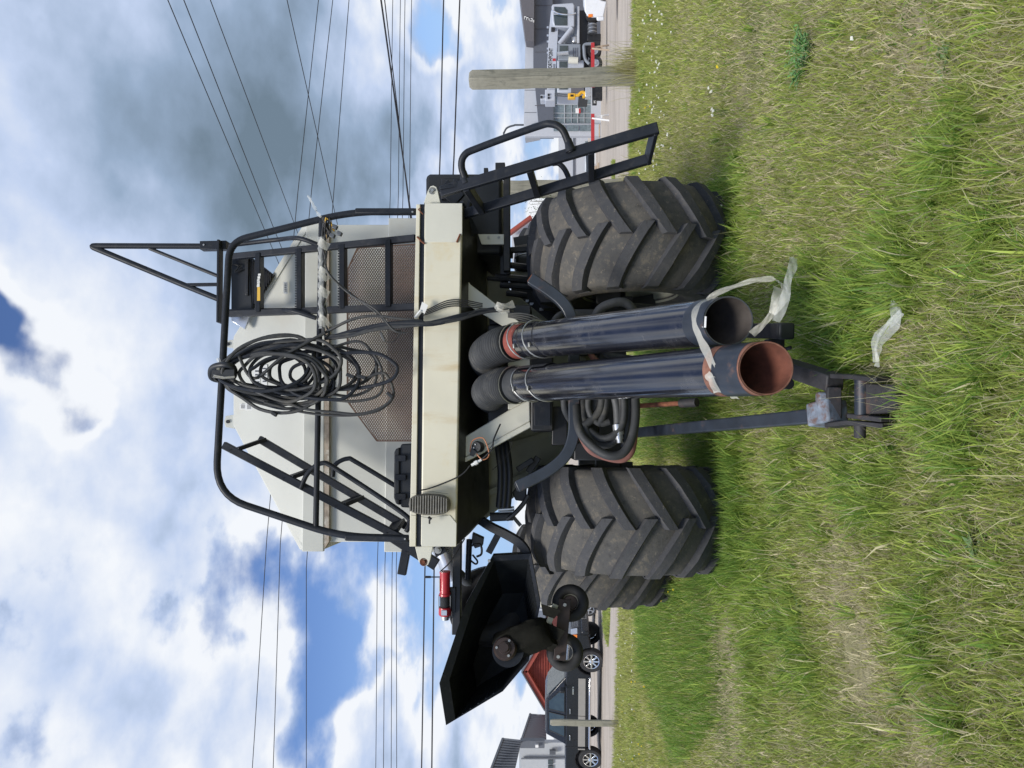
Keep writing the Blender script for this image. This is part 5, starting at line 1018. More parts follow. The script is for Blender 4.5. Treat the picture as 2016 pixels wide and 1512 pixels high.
# ------------------------------------------------------------------ red electric winch on the conveyor arm
wx = lambda y: P(876, y, 6.9); win = thing('winch', wx(1170) - EZ * .1, 'red electric winch with dark rope drum mounted above the conveyor hopper', 'winch')
ax_ = (wx(1220) - wx(1125)).normalized(); L_ = (wx(1220) - wx(1125)).length; o0 = wx(1125)
m = MB(); m.lathe(o0, ax_, [(.001, 0), (.05, 0), (.05, .01), (.047, .02), (.047, L_ * .44), (.052, L_ * .45), (.052, L_ * .50), (.001, L_ * .5)], 28); mo = m.build('motor', 'winch_red', win)
m = MB(); m.box(o0 + ax_ * L_ * .27 + EZ * .047 - Vector((0, .02, 0)), ax_ * L_ * .26, Vector((0, .03, 0)), EZ * .006); m.build('motor_label', 'white_label', mo)
m = MB(); prof = [(.001, L_ * .5)] + [(.042 + .004 * (k % 2), L_ * (.51 + .012 * k)) for k in range(19)] + [(.001, L_ * .74)]; m.lathe(o0, ax_, prof, 24); m.build('rope_drum', 'hose_rubber', win)
m = MB(); m.lathe(o0, ax_, [(.001, L_ * .74), (.056, L_ * .74), (.058, L_ * .88), (.05, L_ * .91), (.001, L_ * .91)], 28); gb = m.build('gearbox', 'winch_red', win)
m = MB(); m.box(o0 + ax_ * L_ * .82 - Vector((0, .056, 0)), ax_ * .045, EZ * .05, Vector((0, .008, 0))); m.build('gearbox_label', 'silver', gb)
m = MB(); m.lathe(o0, ax_, [(.001, L_ * .91), (.042, L_ * .91), (.036, L_ * 1.0), (.001, L_ * 1.0)], 12); m.build('clutch_knob', 'silver', gb, smooth_deg=20)
for s_ in (1, -1):
    m = MB(); m.tube([o0 + ax_ * L_ * .47 + EZ * s_ * .052 - Vector((0, .02, 0)), o0 + ax_ * L_ * .76 + EZ * s_ * .052 - Vector((0, .02, 0))], .004, 8); m.build('tie_rod', 'grey_plate', win)
m = MB(); m.box(o0 + ax_ * L_ * .6 + Vector((0, .04, 0)) - EZ * .03, ax_ * L_ * .5, Vector((0, .04, 0)), EZ * .13); m.build('mount_plate', 'black_steel', win, bevel=.004)
m = MB(); m.tube([P(866, 1136, 6.88), P(838, 1136, 6.88)], .006, 6); m.tube([P(848, 1136, 6.88), P(838, 1136, 6.88)], .011, 8); m.build('clutch_lever', 'black_steel', win)
# ------------------------------------------------------------------ posts
def post(name, base, top_x, wpx, yaw, label, tilt=0):
    Y_ = base.y; zt = P(top_x, 756 - base.x / Y_ * FPX, Y_).z; w = wpx * Y_ / FPX / 1.25; b = Vector((base.x, Y_, hz(base.x, Y_) - .1)); r = random.Random(int(wpx))
    m = MB(); rings = []
    for k in range(9):
        z = b.z + (zt - b.z) * k / 8; o = Vector((r.uniform(-.008, .008) + tilt * k / 8, r.uniform(-.008, .008), 0)); s = 1 + r.uniform(-.015, .015)
        rings.append([Vector((b.x, b.y, z)) + o + Matrix.Rotation(yaw, 3, 'Z') @ Vector((w / 2 * i * s, w / 2 * j * s, 0)) for i, j in ((-1, -1), (1, -1), (1, 1), (-1, 1))])
    rings.append([Vector((b.x, b.y, zt + .06)) + (p - Vector((b.x, b.y, zt))) * .75 for p in rings[-1]])
    m.rings(rings); return tag(m.build(name, 'wood_post', None, base=b, bevel=.012), label, 'post')
post('fence_post', POST1, 930, 34, R_(33), 'tall square weathered wooden post in front of the crane truck')
post('fence_post', POST2, 990, 32, R_(20), 'weathered wooden post partly hidden behind the hanging steps')
post('fence_post', POST3, 1088, 14, R_(15), 'low weathered wooden post in front of the dark pickup')
# ------------------------------------------------------------------ overhead wires
def wire(pts, px, label, sag=0.0):
    q = PL(pts); a, b = q[0], q[-1]; n = 14; l = []
    for i in range(n):
        f_ = i / (n - 1); seg = f_ * (len(q) - 1); k = min(len(q) - 2, int(seg)); p = q[k].lerp(q[k + 1], seg - k); l.append(p)
    m = MB(); Ym = sum(p.y for p in q) / len(q); m.tube(l, px / 2 * Ym / FPX, 5); o = m.build('overhead_wire', 'wire_black', None, base=q[len(q) // 2]); tag(o, label, 'wire', 'overhead wires crossing the sky')
for pts, px, lb in (
    ([(310, -60, 24), (330, 0, 26), (505, 415, 40), (600, 640, 52)], 1.7, 'topmost of the steep wires running down to the tank on the right'),
    ([(335, -60, 24), (362, 0, 26), (535, 440, 40), (620, 650, 52)], 1.7, 'second of the steep wires running down to the tank on the right'),
    ([(392, -60, 24), (414, 0, 26), (572, 420, 40), (660, 660, 52)], 1.5, 'third of the steep wires running down to the tank on the right'),
    ([(552, -60, 30), (565, 0, 31), (655, 400, 42), (720, 690, 52)], 1.5, 'steep wire crossing three level wires right of the rail'),
    ([(633, -60, 38), (627, 0, 38), (583, 410, 38), (527, 1030, 38), (497, 1512, 38), (490, 1600, 38)], 1.6, 'highest of the level wires crossing behind the tank'),
    ([(662, -60, 38), (655, 0, 38), (610, 405, 38), (553, 1033, 38), (538, 1512, 38), (534, 1600, 38)], 1.6, 'second highest of the level wires crossing behind the tank'),
    ([(692, -60, 38), (687, 0, 38), (655, 405, 38), (603, 1085, 38), (603, 1512, 38), (603, 1600, 38)], 1.6, 'third highest of the level wires crossing behind the tank'),
    ([(742, -60, 30), (750, 0, 31), (808, 415, 40), (840, 640, 48)], 3.2, 'thick slanting cable ending at the right of the beam'),
    ([(752, -60, 30), (757, 0, 31), (806, 415, 40), (836, 640, 48)], 2.0, 'slanting wire just below the thick cable on the right'),
    ([(775, -60, 42), (773, 0, 42), (768, 415, 42), (743, 1080, 42), (740, 1512, 42), (738, 1600, 42)], 1.4, 'uppermost of the four fine level wires below the tank flange'),
    ([(790, -60, 42), (788, 0, 42), (784, 415, 42), (758, 1080, 42), (755, 1512, 42), (754, 1600, 42)], 1.4, 'second of the four fine level wires below the tank flange'),
    ([(799, -60, 42), (797, 0, 42), (793, 415, 42), (772, 1080, 42), (770, 1512, 42), (770, 1600, 42)], 1.4, 'third of the four fine level wires below the tank flange'),
    ([(812, -60, 42), (810, 0, 42), (806, 415, 42), (780, 1080, 42), (781, 1512, 42), (781, 1600, 42)], 1.4, 'lowest of the four fine level wires below the tank flange'),
    ([(876, -60, 34), (873, 0, 34), (866, 330, 34), (837, 1090, 34), (830, 1512, 34), (828, 1600, 34)], 2.8, 'upper of the two thick cables passing behind the red winch'),
    ([(908, -60, 34), (905, 0, 34), (893, 330, 34), (855, 1080, 34), (850, 1512, 34), (849, 1600, 34)], 3.0, 'lower of the two thick cables passing behind the red winch')):
    wire(pts, px, lb)
# ------------------------------------------------------------------ vehicles
pm('pickup_paint', (.010, .012, .017), .28, var=.1, coat=.25, spec=.35); pm('pickup_white', (.72, .74, .77), .3, var=.04, coat=.5)
pm('cladding', (.26, .25, .23), .5, var=.06); pm('auto_glass', (.03, .045, .05), .08, var=.2, spec=.8, coat=.3); pm('lamp_clear', (.6, .62, .65), .15, .4); pm('lamp_orange', (.8, .22, .03), .4)
class Loc:
    """a vehicle's own frame: x forward, y left, z up"""
    def __init__(s, o, f): s.o = Vector(o); s.f = Vector((f[0], f[1], 0)).normalized(); s.l = Vector((-s.f.y, s.f.x, 0))
    def __call__(s, x, y, z): return s.o + s.f * x + s.l * y + EZ * z
def road_wheel(L, x, y, r, w, par, rimm, side, spokes=8):
    c = L(x, y, r - .02); ax = L.l * side
    m = MB(); m.lathe(c, ax, [(r * .66, -w / 2), (r * .9, -w / 2), (r, -w / 2 + .04), (r, w / 2 - .04), (r * .92, w / 2), (r * .68, w / 2), (r * .64, w / 2 - .03)], 36); wh = m.build('wheel', 'tyre_black', par, smooth_deg=50)
    m = MB(); m.lathe(c, ax, [(r * .65, w / 2 - .01), (r * .60, w / 2 - .015), (r * .58, -w / 2 + .05)], 32); m.build('rim', rimm, wh)
    m = MB(); m.lathe(c, ax, [(.001, w / 2 - .09), (r * .58, w / 2 - .09)], 24); m.build('brake_disc', 'black_steel', wh)
    u, v = perp(ax)
    for k in range(spokes):
        a = 2 * math.pi * k / spokes; d = u * math.cos(a) + v * math.sin(a); m = MB(); m.bar(c + ax * (w / 2 - .03) + d * .06, c + ax * (w / 2 - .02) + d * r * .62, r * .13, .03, ax); m.build('spoke', rimm, wh, bevel=.004)
    m = MB(); m.lathe(c, ax, [(.001, w / 2 + .0), (r * .16, w / 2 - .005), (r * .2, w / 2 - .05)], 16); m.build('hub_cap', rimm, wh)
def pickup(L, paint, label, cat, name, wb=3.75, hd=.98, clad='cladding'):
    th = thing(name, L(-wb / 2, 0, 0), label, cat)
    def side(pts, y0, y1, nm, mt, par=None, bev=.02):
        m = MB(); m.loft([[L(x, y0, z) for x, z in pts], [L(x, y1, z) for x, z in pts]]); return m.build(nm, mt, par or th, bevel=bev)
    def arch(cx, r, n=9): return [(cx + r * math.cos(math.pi * k / (n - 1)), .40 + r * math.sin(math.pi * k / (n - 1)) * 1.0) for k in range(n)]
    low = [(.98, .50), (1.0, .78), (.95, 1.05), (.80, 1.15), (-.62, 1.24), (-wb - 1.2, 1.26), (-wb - 1.22, .6)] + [(x, z) for x, z in reversed(arch(-wb, .5))] + [(x, z) for x, z in reversed(arch(0, .5))]
    body = side(low, -hd, hd, 'body', paint, bev=.035)
    side([(-.55, .42), (-wb + .55, .42), (-wb + .55, .6), (-.55, .6)], -hd + .12, hd - .12, 'underbody', 'black_steel')
    m = MB(); bl = [(-.62, 1.235), (-3.25, 1.25)]; c0 = [L(-.62, -.9, 1.23), L(-3.22, -.92, 1.25), L(-3.22, .92, 1.25), L(-.62, .9, 1.23)]; c1 = [L(-1.58, -.70, 1.90), L(-3.0, -.70, 1.90), L(-3.0, .70, 1.90), L(-1.58, .70, 1.90)]; c2 = [L(-1.75, -.6, 1.955), L(-2.9, -.6, 1.955), L(-2.9, .6, 1.955), L(-1.75, .6, 1.955)]
    m.loft([c0, c1, c2]); cab = m.build('cab', paint, th, bevel=.03)
    for s in (-1, 1):
        def q(x, f_): y = s * (.92 + (.70 - .92) * f_ + .006); return L(x, y, 1.25 + .65 * f_)
        for nm, cs in (('front_window', [(-1.02, .06), (-1.98, .06), (-1.98, .90), (-1.68, .90)]), ('rear_window', [(-2.10, .06), (-2.92, .06), (-2.80, .88), (-2.10, .90)])):
            m = MB(); fr_ = [q(x, f_) for x, f_ in cs]; m.prism(fr_, L.l * (-s) * .01); wn = m.build(nm, 'auto_glass', cab)
            m = MB()
            for a, b in zip(fr_, fr_[1:] + fr_[:1]): m.bar(a, b, .022, .022, L.l)
            m.build('window_trim', 'black_steel', wn)
        for x in (-.82, -2.04, -3.0):
            m = MB(); m.box(L(x, s * (hd + .001), .92), L.f * .012, L.l * .008, EZ * .62); m.build('door_seam', 'black_steel', body)
        m = MB(); m.box(L(-3.26, s * (hd + .001), .95), L.f * .03, L.l * .01, EZ * .62); m.build('bed_gap', 'black_steel', body)
        for x in (-1.86, -2.88):
            m = MB(); m.bar(L(x - .1, s * (hd + .03), 1.10), L(x + .1, s * (hd + .03), 1.10), .03, .025, EZ); m.build('door_handle', 'chrome', body, bevel=.006)
        if clad:
            for x0, x1 in ((-.62, -2.03), (-2.05, -3.22), (-3.3, -3.7 + .35)):
                m = MB(); m.box(L((x0 + x1) / 2, s * (hd + .012), .70), L.f * abs(x1 - x0), L.l * .03, EZ * .24); m.build('side_cladding', clad, body, bevel=.006)
        m = MB(); m.tube([L(-.55, s * (hd + .08), .42), L(-.65, s * (hd + .12), .44), L(-3.15, s * (hd + .12), .44), L(-3.25, s * (hd + .08), .42)], .04, 10); m.build('running_board', 'chrome', th)
        m = MB(); m.box(L(-.98, s * (hd + .16), 1.36), L.f * .1, L.l * .24, EZ * .19); mi = m.build('mirror', 'black_plastic', cab, bevel=.03)
        m = MB(); m.bar(L(-.9, s * (hd - .06), 1.27), L(-.96, s * (hd + .1), 1.3), .05, .04, EZ); m.build('mirror_arm', 'black_plastic', mi)
        m = MB(); m.prism([L(.985, s * .93, .86), L(.985, s * .58, .86), L(.94, s * .58, 1.08), L(.90, s * .93, 1.08)], L.f * .03); hl_ = m.build('headlight', 'lamp_clear', body, bevel=.01)
        m = MB(); m.box(L(.93, s * .965, .95), L.f * .10, L.l * .05, EZ * .16); m.build('turn_signal', 'lamp_orange', hl_, bevel=.01)
        m = MB(); m.lathe(L(1.09, s * .72, .56), L.f, [(.001, .01), (.06, .01), (.075, -.02)], 16); m.build('fog_lamp', 'black_steel', body)
    m = MB(); m.prism([L(-.70, -.82, 1.275), L(-.70, .82, 1.275), L(-1.50, .66, 1.87), L(-1.50, -.66, 1.87)], L.f * .01 + EZ * .01); m.build('windshield', 'auto_glass', cab)
    m = MB(); m.box(L(1.03, 0, .60), L.f * .16, L.l * (hd * 2 - .04), EZ * .26); bp = m.build('front_bumper', paint, th, bevel=.04)
    m = MB(); m.box(L(1.118, .0, .62), L.f * .012, L.l * .34, EZ * .17); pl = m.build('plate_holder', 'cladding', bp); m = MB(); m.box(L(1.126, 0, .62), L.f * .006, L.l * .27, EZ * .11); m.build('plate_recess', 'black_steel', pl)
    m = MB(); m.box(L(.985, 0, .93), L.f * .05, L.l * 1.1, EZ * .26); gr = m.build('grille', 'grey_plate', body, bevel=.01)
    for k in range(3):
        m = MB(); m.box(L(1.013, 0, .86 + k * .07), L.f * .012, L.l * 1.05, EZ * .02); m.build('grille_bar', 'chrome', gr)
    return th, body
LP = Loc((0, 0, 0), (.978, -.208)); w1 = Vector((-9.28, 26.0, 0)); LP.o = w1 - LP(0, -.86, 0); LP.o.z = hz(-9.3, 26)
pk, pkb = pickup(LP, 'pickup_paint', 'dark blue-black crew cab pickup with chrome running board parked on the gravel', 'pickup', 'pickup_truck')
for x in (0, -3.75):
    for s in (-1, 1): road_wheel(LP, x, s * .86, .41, .26, pk, 'chrome', s)
m = MB()
for k in range(7): m.box(LP(-.95 - k * .038 - (.03 if k else 0), -.995, 1.0), LP.f * .026, LP.l * .012, EZ * .05)
m.build('door_badge', 'chrome', pkb)
LW = Loc(P(1200, -30, 26.5), (-.85, .52)); LW.o.z = hz(LW.o.x, LW.o.y); LW.o = LW.o - LW.l * .86
pw, pwb = pickup(LW, 'pickup_white', 'white pickup nose cut off by the right edge of the photo', 'pickup', 'pickup_truck', clad=None)
for x in (0, -3.75):
    for s in (-1, 1): road_wheel(LW, x, s * .86, .42, .27, pw, 'silver', s, 6)
# dark car beyond the pickup
LC = Loc(P(1170, 1198, 30.5), (.9, -.43)); LC.o.z = hz(LC.o.x, LC.o.y); LC.o = LC.o + LC.l * .75
car = thing('parked_car', LC(-1.3, 0, 0), 'dark car with silver wheels half hidden beyond the pickup', 'car')
m = MB(); m.loft([[LC(x, s, z) for x, z in ((.85, .3), (.88, .6), (.7, .75), (-.6, .95), (-3.2, .98), (-3.5, .9), (-3.5, .35))] for s in (-.86, .86)]); cbd = m.build('body', 'pickup_paint', car, bevel=.05)
m = MB(); m.loft([[LC(-.5, -.78, .93), LC(-2.95, -.78, .97), LC(-2.95, .78, .97), LC(-.5, .78, .93)], [LC(-1.2, -.6, 1.38), LC(-2.4, -.6, 1.4), LC(-2.4, .6, 1.4), LC(-1.2, .6, 1.38)]]); cc_ = m.build('cabin', 'auto_glass', car, bevel=.03)
for x in (0, -2.65):
    for s in (-1, 1): road_wheel(LC, x, s * .76, .33, .2, car, 'silver', s, 5)
# ------------------------------------------------------------------ buildings on the left
pm('red_siding', (.25, .045, .03), .7, var=.1, streak=((.15, .03, .02), .4, (1, 1, 9))); pm('red_trim', (.30, .06, .04), .6, var=.06); pm('metal_siding', (.13, .14, .16), .5, .2, var=.08); pm('pale_siding', (.42, .44, .46), .6, var=.04)
pm('panel_white', (.46, .48, .52), .5, var=.03); pm('panel_grey', (.105, .115, .14), .45, var=.05); pm('panel_tower', (.115, .11, .12), .5, var=.05); pm('shop_glass', (.16, .20, .22), .06, var=.3, spec=.8); pm('mullion', (.5, .52, .54), .4, .4); pm('crane_white', (.44, .47, .53), .4, var=.04); pm('crane_grey', (.22, .245, .28), .4, var=.05)
pm('hook_yellow', (.75, .42, .03), .5, var=.1); pm('beam_red', (.42, .03, .035), .6, var=.12); pm('sign_cream', (.68, .66, .54), .6, var=.03); pm('sign_blue', (.10, .35, .62), .5); pm('wood_pale', (.42, .33, .24), .8, var=.15)
def slab(nm, x0, x1, y0, y1, Y_, dep, mt, par, bev=0.0):
    m = MB(); m.prism([P(x0, y0, Y_), P(x0, y1, Y_), P(x1, y1, Y_), P(x1, y0, Y_)], Vector((0, dep, 0))); return m.build(nm, mt, par, bevel=bev)
red = thing('red_gable_building', Vector((P(1100, 1320, 60).x, 60, 0)), 'red building with low gable roof behind the dark pickup', 'building')
m = MB(); m.prism([P(1138, 1392, 60.4), P(1076, 1392, 60.4), P(1036, 1320, 60.4), P(1076, 1248, 60.4), P(1138, 1248, 60.4)], Vector((0, 10, 0))); m.build('gable_wall', 'red_siding', red)
for a, b in (((1078, 1396), (1033, 1320)), ((1033, 1320), (1078, 1244))):
    m = MB(); m.bar(P(*a, 60), P(*b, 60), .42, .5, Vector((0, 1, 0))); m.build('fascia_board', 'red_trim', red)
    m = MB(); p, q = P(a[0] - 4, a[1], 60) - Vector((0, .4, 0)), P(b[0] - 4, b[1], 60) - Vector((0, .4, 0)); m.prism([p, q, q + Vector((0, 11, 0)), p + Vector((0, 11, 0))], EZ * .1); m.build('roof', 'metal_siding', red)
for k in range(7):
    m = MB(); x = 1052 + k * 5; hw = (x - 1040) * 1.75; m.bar(P(x, 1320 - hw, 60.33), P(x, 1320 + hw, 60.33), .035, .05, Vector((0, 1, 0))); m.build('siding_board', 'red_trim', red)
gm = thing('grey_metal_building', Vector((P(1100, 1480, 44).x, 44, 0)), 'grey corrugated metal building with pale lower wall at the far left', 'building')
def ribwall(quad, n, nm):
    q = [P(*p) for p in quad]; m = MB(); m.prism(q, Vector((-.3, .8, 0))); w_ = m.build(nm, 'metal_siding', gm); 
    for k in range(n):
        f_ = (k + .5) / n; m = MB(); m.bar(q[0].lerp(q[3], f_) - Vector((0, .03, 0)), q[1].lerp(q[2], f_) - Vector((0, .03, 0)), .07, .05, Vector((0, 1, 0))); m.build('wall_rib', 'metal_siding', w_)
    m = MB(); m.bar(q[0], q[3], .12, .16, Vector((0, 1, 0))); m.build('eave_trim', 'grey_plate', w_)
ribwall([(1044, 1406, 58), (1074, 1408, 58), (1076, 1474, 47), (1026, 1461, 47)], 13, 'upper_wall')
ribwall([(990, 1455, 46), (1026, 1459, 46), (1010, 1530, 38), (962, 1530, 38)], 14, 'upper_wall')
slab('lower_wall', 1022, 1140, 1462, 1560, 46.5, .4, 'pale_siding', gm); slab('soffit_band', 1024, 1072, 1459, 1473, 46, .4, 'metal_siding', gm)
d_ = slab('overhead_door', 1026, 1140, 1495, 1550, 46.2, .2, 'pale_siding', gm)
for y in (1501, 1512):
    w_ = slab('door_window', 1079, 1089, y - 4, y + 4, 46.1, .1, 'auto_glass', d_)
slab('meter_box', 1082, 1094, 1478, 1486, 46.2, .2, 'grey_plate', gm); slab('wall_lamp', 1054, 1060, 1467, 1472, 45.8, .3, 'white_label', gm); slab('wall_lamp', 1056, 1062, 1410, 1414, 57.6, .3, 'white_label', gm)
slab('white_lower_wall', 1090, 1140, 1406, 1470, 58.5, .4, 'pale_siding', gm)
sg = thing('sales_sign', P(1134, 1187, 58), 'cream sales and service sign board beyond the dolly wheels', 'sign')
slab('sign_board', 1064, 1100, 1177, 1196, 58, .3, 'sign_cream', sg, .02); slab('sign_frame', 1060, 1134, 1199, 1202, 58.1, .3, 'panel_white', sg); slab('sign_frame', 1060, 1134, 1172, 1175, 58.1, .3, 'panel_white', sg); slab('logo_mark', 1069, 1075, 1182, 1189, 57.96, .03, 'sign_blue', sg)
for (t_, x, h) in (('Sales &', 1083, 3.4), ('Service', 1089, 3.4)):
    text_mesh(t_, P(x, 1194.5, 57.95), RGT * 1.0, EZ, pxr(h, 58), .02, 'panel_grey', 'lettering', sg)
# ------------------------------------------------------------------ dealership on the right
db = thing('dealership_building', Vector((P(1180, 150, 64).x, 64, -2.1)), 'modern grey and white showroom with glass front beyond the crane truck', 'building')
Yb = 64
slab('end_wall', 1033, 1186, 244, 268, Yb - .6, .5, 'panel_white', db, .03)
m = MB(); m.prism([P(1031, 252, Yb), P(1035, 60, Yb), P(1050, 60, Yb), P(1052, 132, Yb), P(1062, 246, Yb)], Vector((0, 4, 0))); wb_ = m.build('white_fascia', 'panel_white', db)
for y in (177, 221): slab('panel_joint', 1033, 1056, y, y + .8, Yb - .03, .1, 'panel_grey', wb_)
m = MB(); m.prism([P(1050, -40, Yb - .3), P(1050, 132, Yb - .3), P(1060, 243, Yb - .3), P(1090, 243, Yb - .3), P(1088, 130, Yb - .3), P(1088, -40, Yb - .3)], Vector((0, 4, 0))); gf = m.build('grey_fascia', 'panel_grey', db)
for y in (56, 102, 207, 10): slab('panel_joint', 1053, 1087, y, y + .7, Yb - .34, .1, 'panel_tower', gf)
m = MB(); m.prism([P(1017, -60, Yb - 1.2), P(1025, 0, Yb - 1.2), P(1035, 80, Yb - 1.2), P(1051, 82, Yb - 1.2), P(1052, -60, Yb - 1.2)], Vector((0, 6, 0))); tw = m.build('tower_fascia', 'panel_tower', db)
for k, (x0, x1, y0, y1) in enumerate(((1032, 1035.5, 32, 33.2), (1032, 1033, 33, 37), (1036, 1037, 33.5, 38.5), (1037, 1040, 34, 35), (1039.5, 1040.3, 35, 39), (1042, 1042.8, 36, 40.5), (1045, 1048, 36, 37), (1047.6, 1048.5, 37, 42), (1044, 1047, 40, 41), (1050, 1051.3, 39, 43.5))):
    slab('tower_letter', x0, x1, y0, y1, Yb - 1.35, .12, 'white_label', tw)
slab('side_wall', 1088, 1190, -40, 168, Yb + .3, 3, 'panel_grey', db)
slab('interior_back', 1088, 1186, 168, 246, Yb + 2.2, .3, 'pale_siding', db); slab('interior_floor', 1166, 1186, 168, 246, Yb + .3, 2, 'panel_grey', db)
for i, (x0, x1) in enumerate(((1089, 1111), (1112, 1137), (1138, 1164))):
    for j, (y0, y1) in enumerate(((168, 205), (206, 222), (223, 243))): slab('glass_pane', x0, x1, y0 + .5, y1 - .5, Yb, .03, 'shop_glass', db)
for x in (1088.5, 1111.5, 1137.5, 1164): slab('mullion', x - .8, x + .8, 166, 246, Yb - .08, .2, 'mullion', db)
for y in (167, 205.5, 222.5, 232, 243): slab('mullion', 1088, 1166, y - .6, y + .6, Yb - .1, .2, 'mullion', db)
for x in (1125, 1150): slab('mullion', x - .5, x + .5, 206, 243, Yb - .07, .15, 'mullion', db)
for i in range(3): slab('glass_pane', 1090 + i * 26, 1113 + i * 26, 246, 258, Yb - .7, .03, 'shop_glass', db)
ps = slab('window_poster', 1133, 1142, 213, 223, Yb - .2, .02, 'white_label', db); slab('poster_band', 1139.5, 1143, 213.5, 223, Yb - .23, .02, 'beam_red', ps)
slab('base_wall', 1164, 1190, 160, 268, Yb - .2, 2, 'panel_white', db)
far = thing('far_white_building', Vector((P(1170, 300, 90).x, 90, -2.1)), 'low pale building far beyond the hanging steps', 'building')
slab('wall', 1100, 1180, 262, 352, 90, 4, 'panel_white', far); slab('band', 1128, 1132, 262, 352, 89.9, .2, 'panel_grey', far)
for y in (278, 300, 322): slab('window', 1152, 1164, y, y + 12, 89.8, .2, 'shop_glass', far)
wc = thing('white_van', Vector((P(1170, 305, 70).x, 70, -2.1)), 'white van parked far beyond the hanging steps', 'van')
slab('body', 1153, 1176, 296, 322, 72, 3, 'pickup_white', wc, .15); slab('window', 1155, 1162, 299, 307, 71.95, .1, 'auto_glass', wc); slab('logo_mark', 1163, 1169, 308, 317, 71.95, .1, 'sign_blue', wc)
rs = thing('red_roof_shed', Vector((P(1100, 450, 70).x, 70, -1)), 'far shed with red roof glimpsed above the right front wheel', 'building')
m = MB(); m.bar(P(1046, 428, 70), P(1000, 462, 70), .3, 1, Vector((0, 1, 0))); m.build('roof', 'red_trim', rs); m = MB(); m.prism([P(1048, 432, 71), P(1008, 460, 71), P(1008, 520, 71), P(1120, 520, 71), P(1120, 432, 71)], Vector((0, 6, 0))); m.build('wall', 'panel_white', rs)
lp = thing('street_lamp', Vector((P(1180, 246, 80).x, 80, -2.1)), 'thin grey street lamp curving over the showroom roof', 'street lamp')
m = MB(); m.tube(smooth(PL([(1180, 246, 80), (1030, 246, 80), (1012, 247, 80), (998, 252, 80), (992, 262, 80)]), 6), .10, 6); m.build('pole', 'grey_plate', lp); slab('lamp_head', 990, 993, 260, 266, 80, .4, 'grey_plate', lp)
# ------------------------------------------------------------------ crane truck
cr = thing('crane_truck', Vector((P(1183, 110, 52).x, 52, -1.85)), 'white and grey mobile crane truck parked before the showroom', 'crane truck'); Yc = 52
def cs(nm, x0, x1, y0, y1, dY, dep, mt, par=None, bev=.03): return slab(nm, x0, x1, y0, y1, Yc + dY, dep, mt, par or cr, bev)
m = MB(); m.prism([P(1085, 20, Yc), P(1081, 60, Yc), P(1077, 138, Yc), P(1077, 195, Yc), P(1092, 195, Yc), P(1095, 138, Yc), P(1099, 60, Yc), P(1100, 20, Yc)], Vector((0, .9, 0))); bm2 = m.build('boom', 'crane_white', cr, bevel=.03)
text_mesh('NORTHPOINT', P(1086, 139.5, Yc - .02), RGT * .62 + Vector((0, 0, -.03)), EZ, pxr(8, Yc), .02, 'wire_black', 'lettering', bm2)
slab('boom_logo', 1088, 1094, 115, 120, Yc - .03, .02, 'beam_red', bm2); m = MB()
for k in range(6): m.prism([P(1089, 126 + k * 2.3, Yc - .03), P(1089, 127.2 + k * 2.3, Yc - .03), P(1093, 127.2 + k * 2.3, Yc - .03), P(1093, 126 + k * 2.3, Yc - .03)], Vector((0, .02, 0)))
m.build('small_lettering', 'panel_grey', bm2)
slab('boom_reel', 1085, 1092, 53, 61, Yc - .15, .2, 'black_steel', bm2, .03)
for y in (52, 68, 80, 94, 102): slab('rope_guide', 1076.5, 1080, y, y + 1.2, Yc + .3, .2, 'crane_white', bm2, 0)
cs('chassis', 1139, 1158, 20, 190, .3, 2.0, 'black_steel'); dk = cs('deck', 1130, 1141, 15, 125, .1, 2.2, 'crane_grey'); cs('deck_edge', 1136, 1141, 12, 85, -.1, .3, 'panel_white'); cs('skirt', 1156, 1183, 66, 80, .0, 2.2, 'black_steel')
m = MB(); pr = [P(x, y, Yc - .3) for x, y in ((1086, 12), (1088, 8), (1128, 5), (1131, 10), (1131, 52), (1118, 54), (1092, 52), (1087, 42))]; m.prism(pr, Vector((0, 1.6, 0))); oc_ = m.build('operator_cab', 'crane_white', cr, bevel=.06)
for pp in ([(1091, 13), (1112, 14), (1117, 20), (1117, 27), (1091, 26)], [(1090, 29), (1117, 29), (1117, 50), (1092, 50)]):
    m = MB(); m.prism([P(x, y, Yc - .33) for x, y in pp], Vector((0, .03, 0))); m.build('cab_window', 'auto_glass', oc_)
m = MB(); m.tube(smooth(PL([(1087, 20, Yc - .5), (1100, 27, Yc - .5), (1120, 29, Yc - .5), (1134, 26, Yc - .5)]), 5), .05, 6); m.build('cab_grab_rail', 'chrome', oc_)
m = MB(); m.tube(PL([(1126, 56, Yc - .2), (1102, 86, Yc - .2)]), .17, 12); m.build('lift_ram', 'crane_white', cr)
cs('hydraulic_tank', 1110, 1125, 72, 86, .2, 1, 'crane_grey'); cs('hose_reel', 1126, 1136, 70, 84, -.1, .6, 'silver', None, .12); 
tc_ = cs('truck_cab', 1098, 1143, 86, 118, -.5, 2.2, 'crane_grey', None, .05); cs('sleeper_window', 1102, 1118, 90, 108, -.54, .05, 'auto_glass', tc_, 0)
m = MB()
for k in range(3): m.prism([P(1128 + k * 4, 94, Yc - .53), P(1128 + k * 4, 111, Yc - .53), P(1129.6 + k * 4, 111, Yc - .53), P(1129.6 + k * 4, 94, Yc - .53)], Vector((0, .02, 0)))
m.build('cab_lettering', 'panel_grey', tc_)
m = MB(); m.tube(PL([(1097, 106, Yc - .8), (1119, 104, Yc - .8)]), .13, 12); m.build('exhaust', 'silver', tc_); m = MB(); m.tube(PL([(1119, 118, Yc - .7), (1138, 119, Yc - .7)]), .22, 14); m.build('air_cleaner', 'cream_plate', tc_)
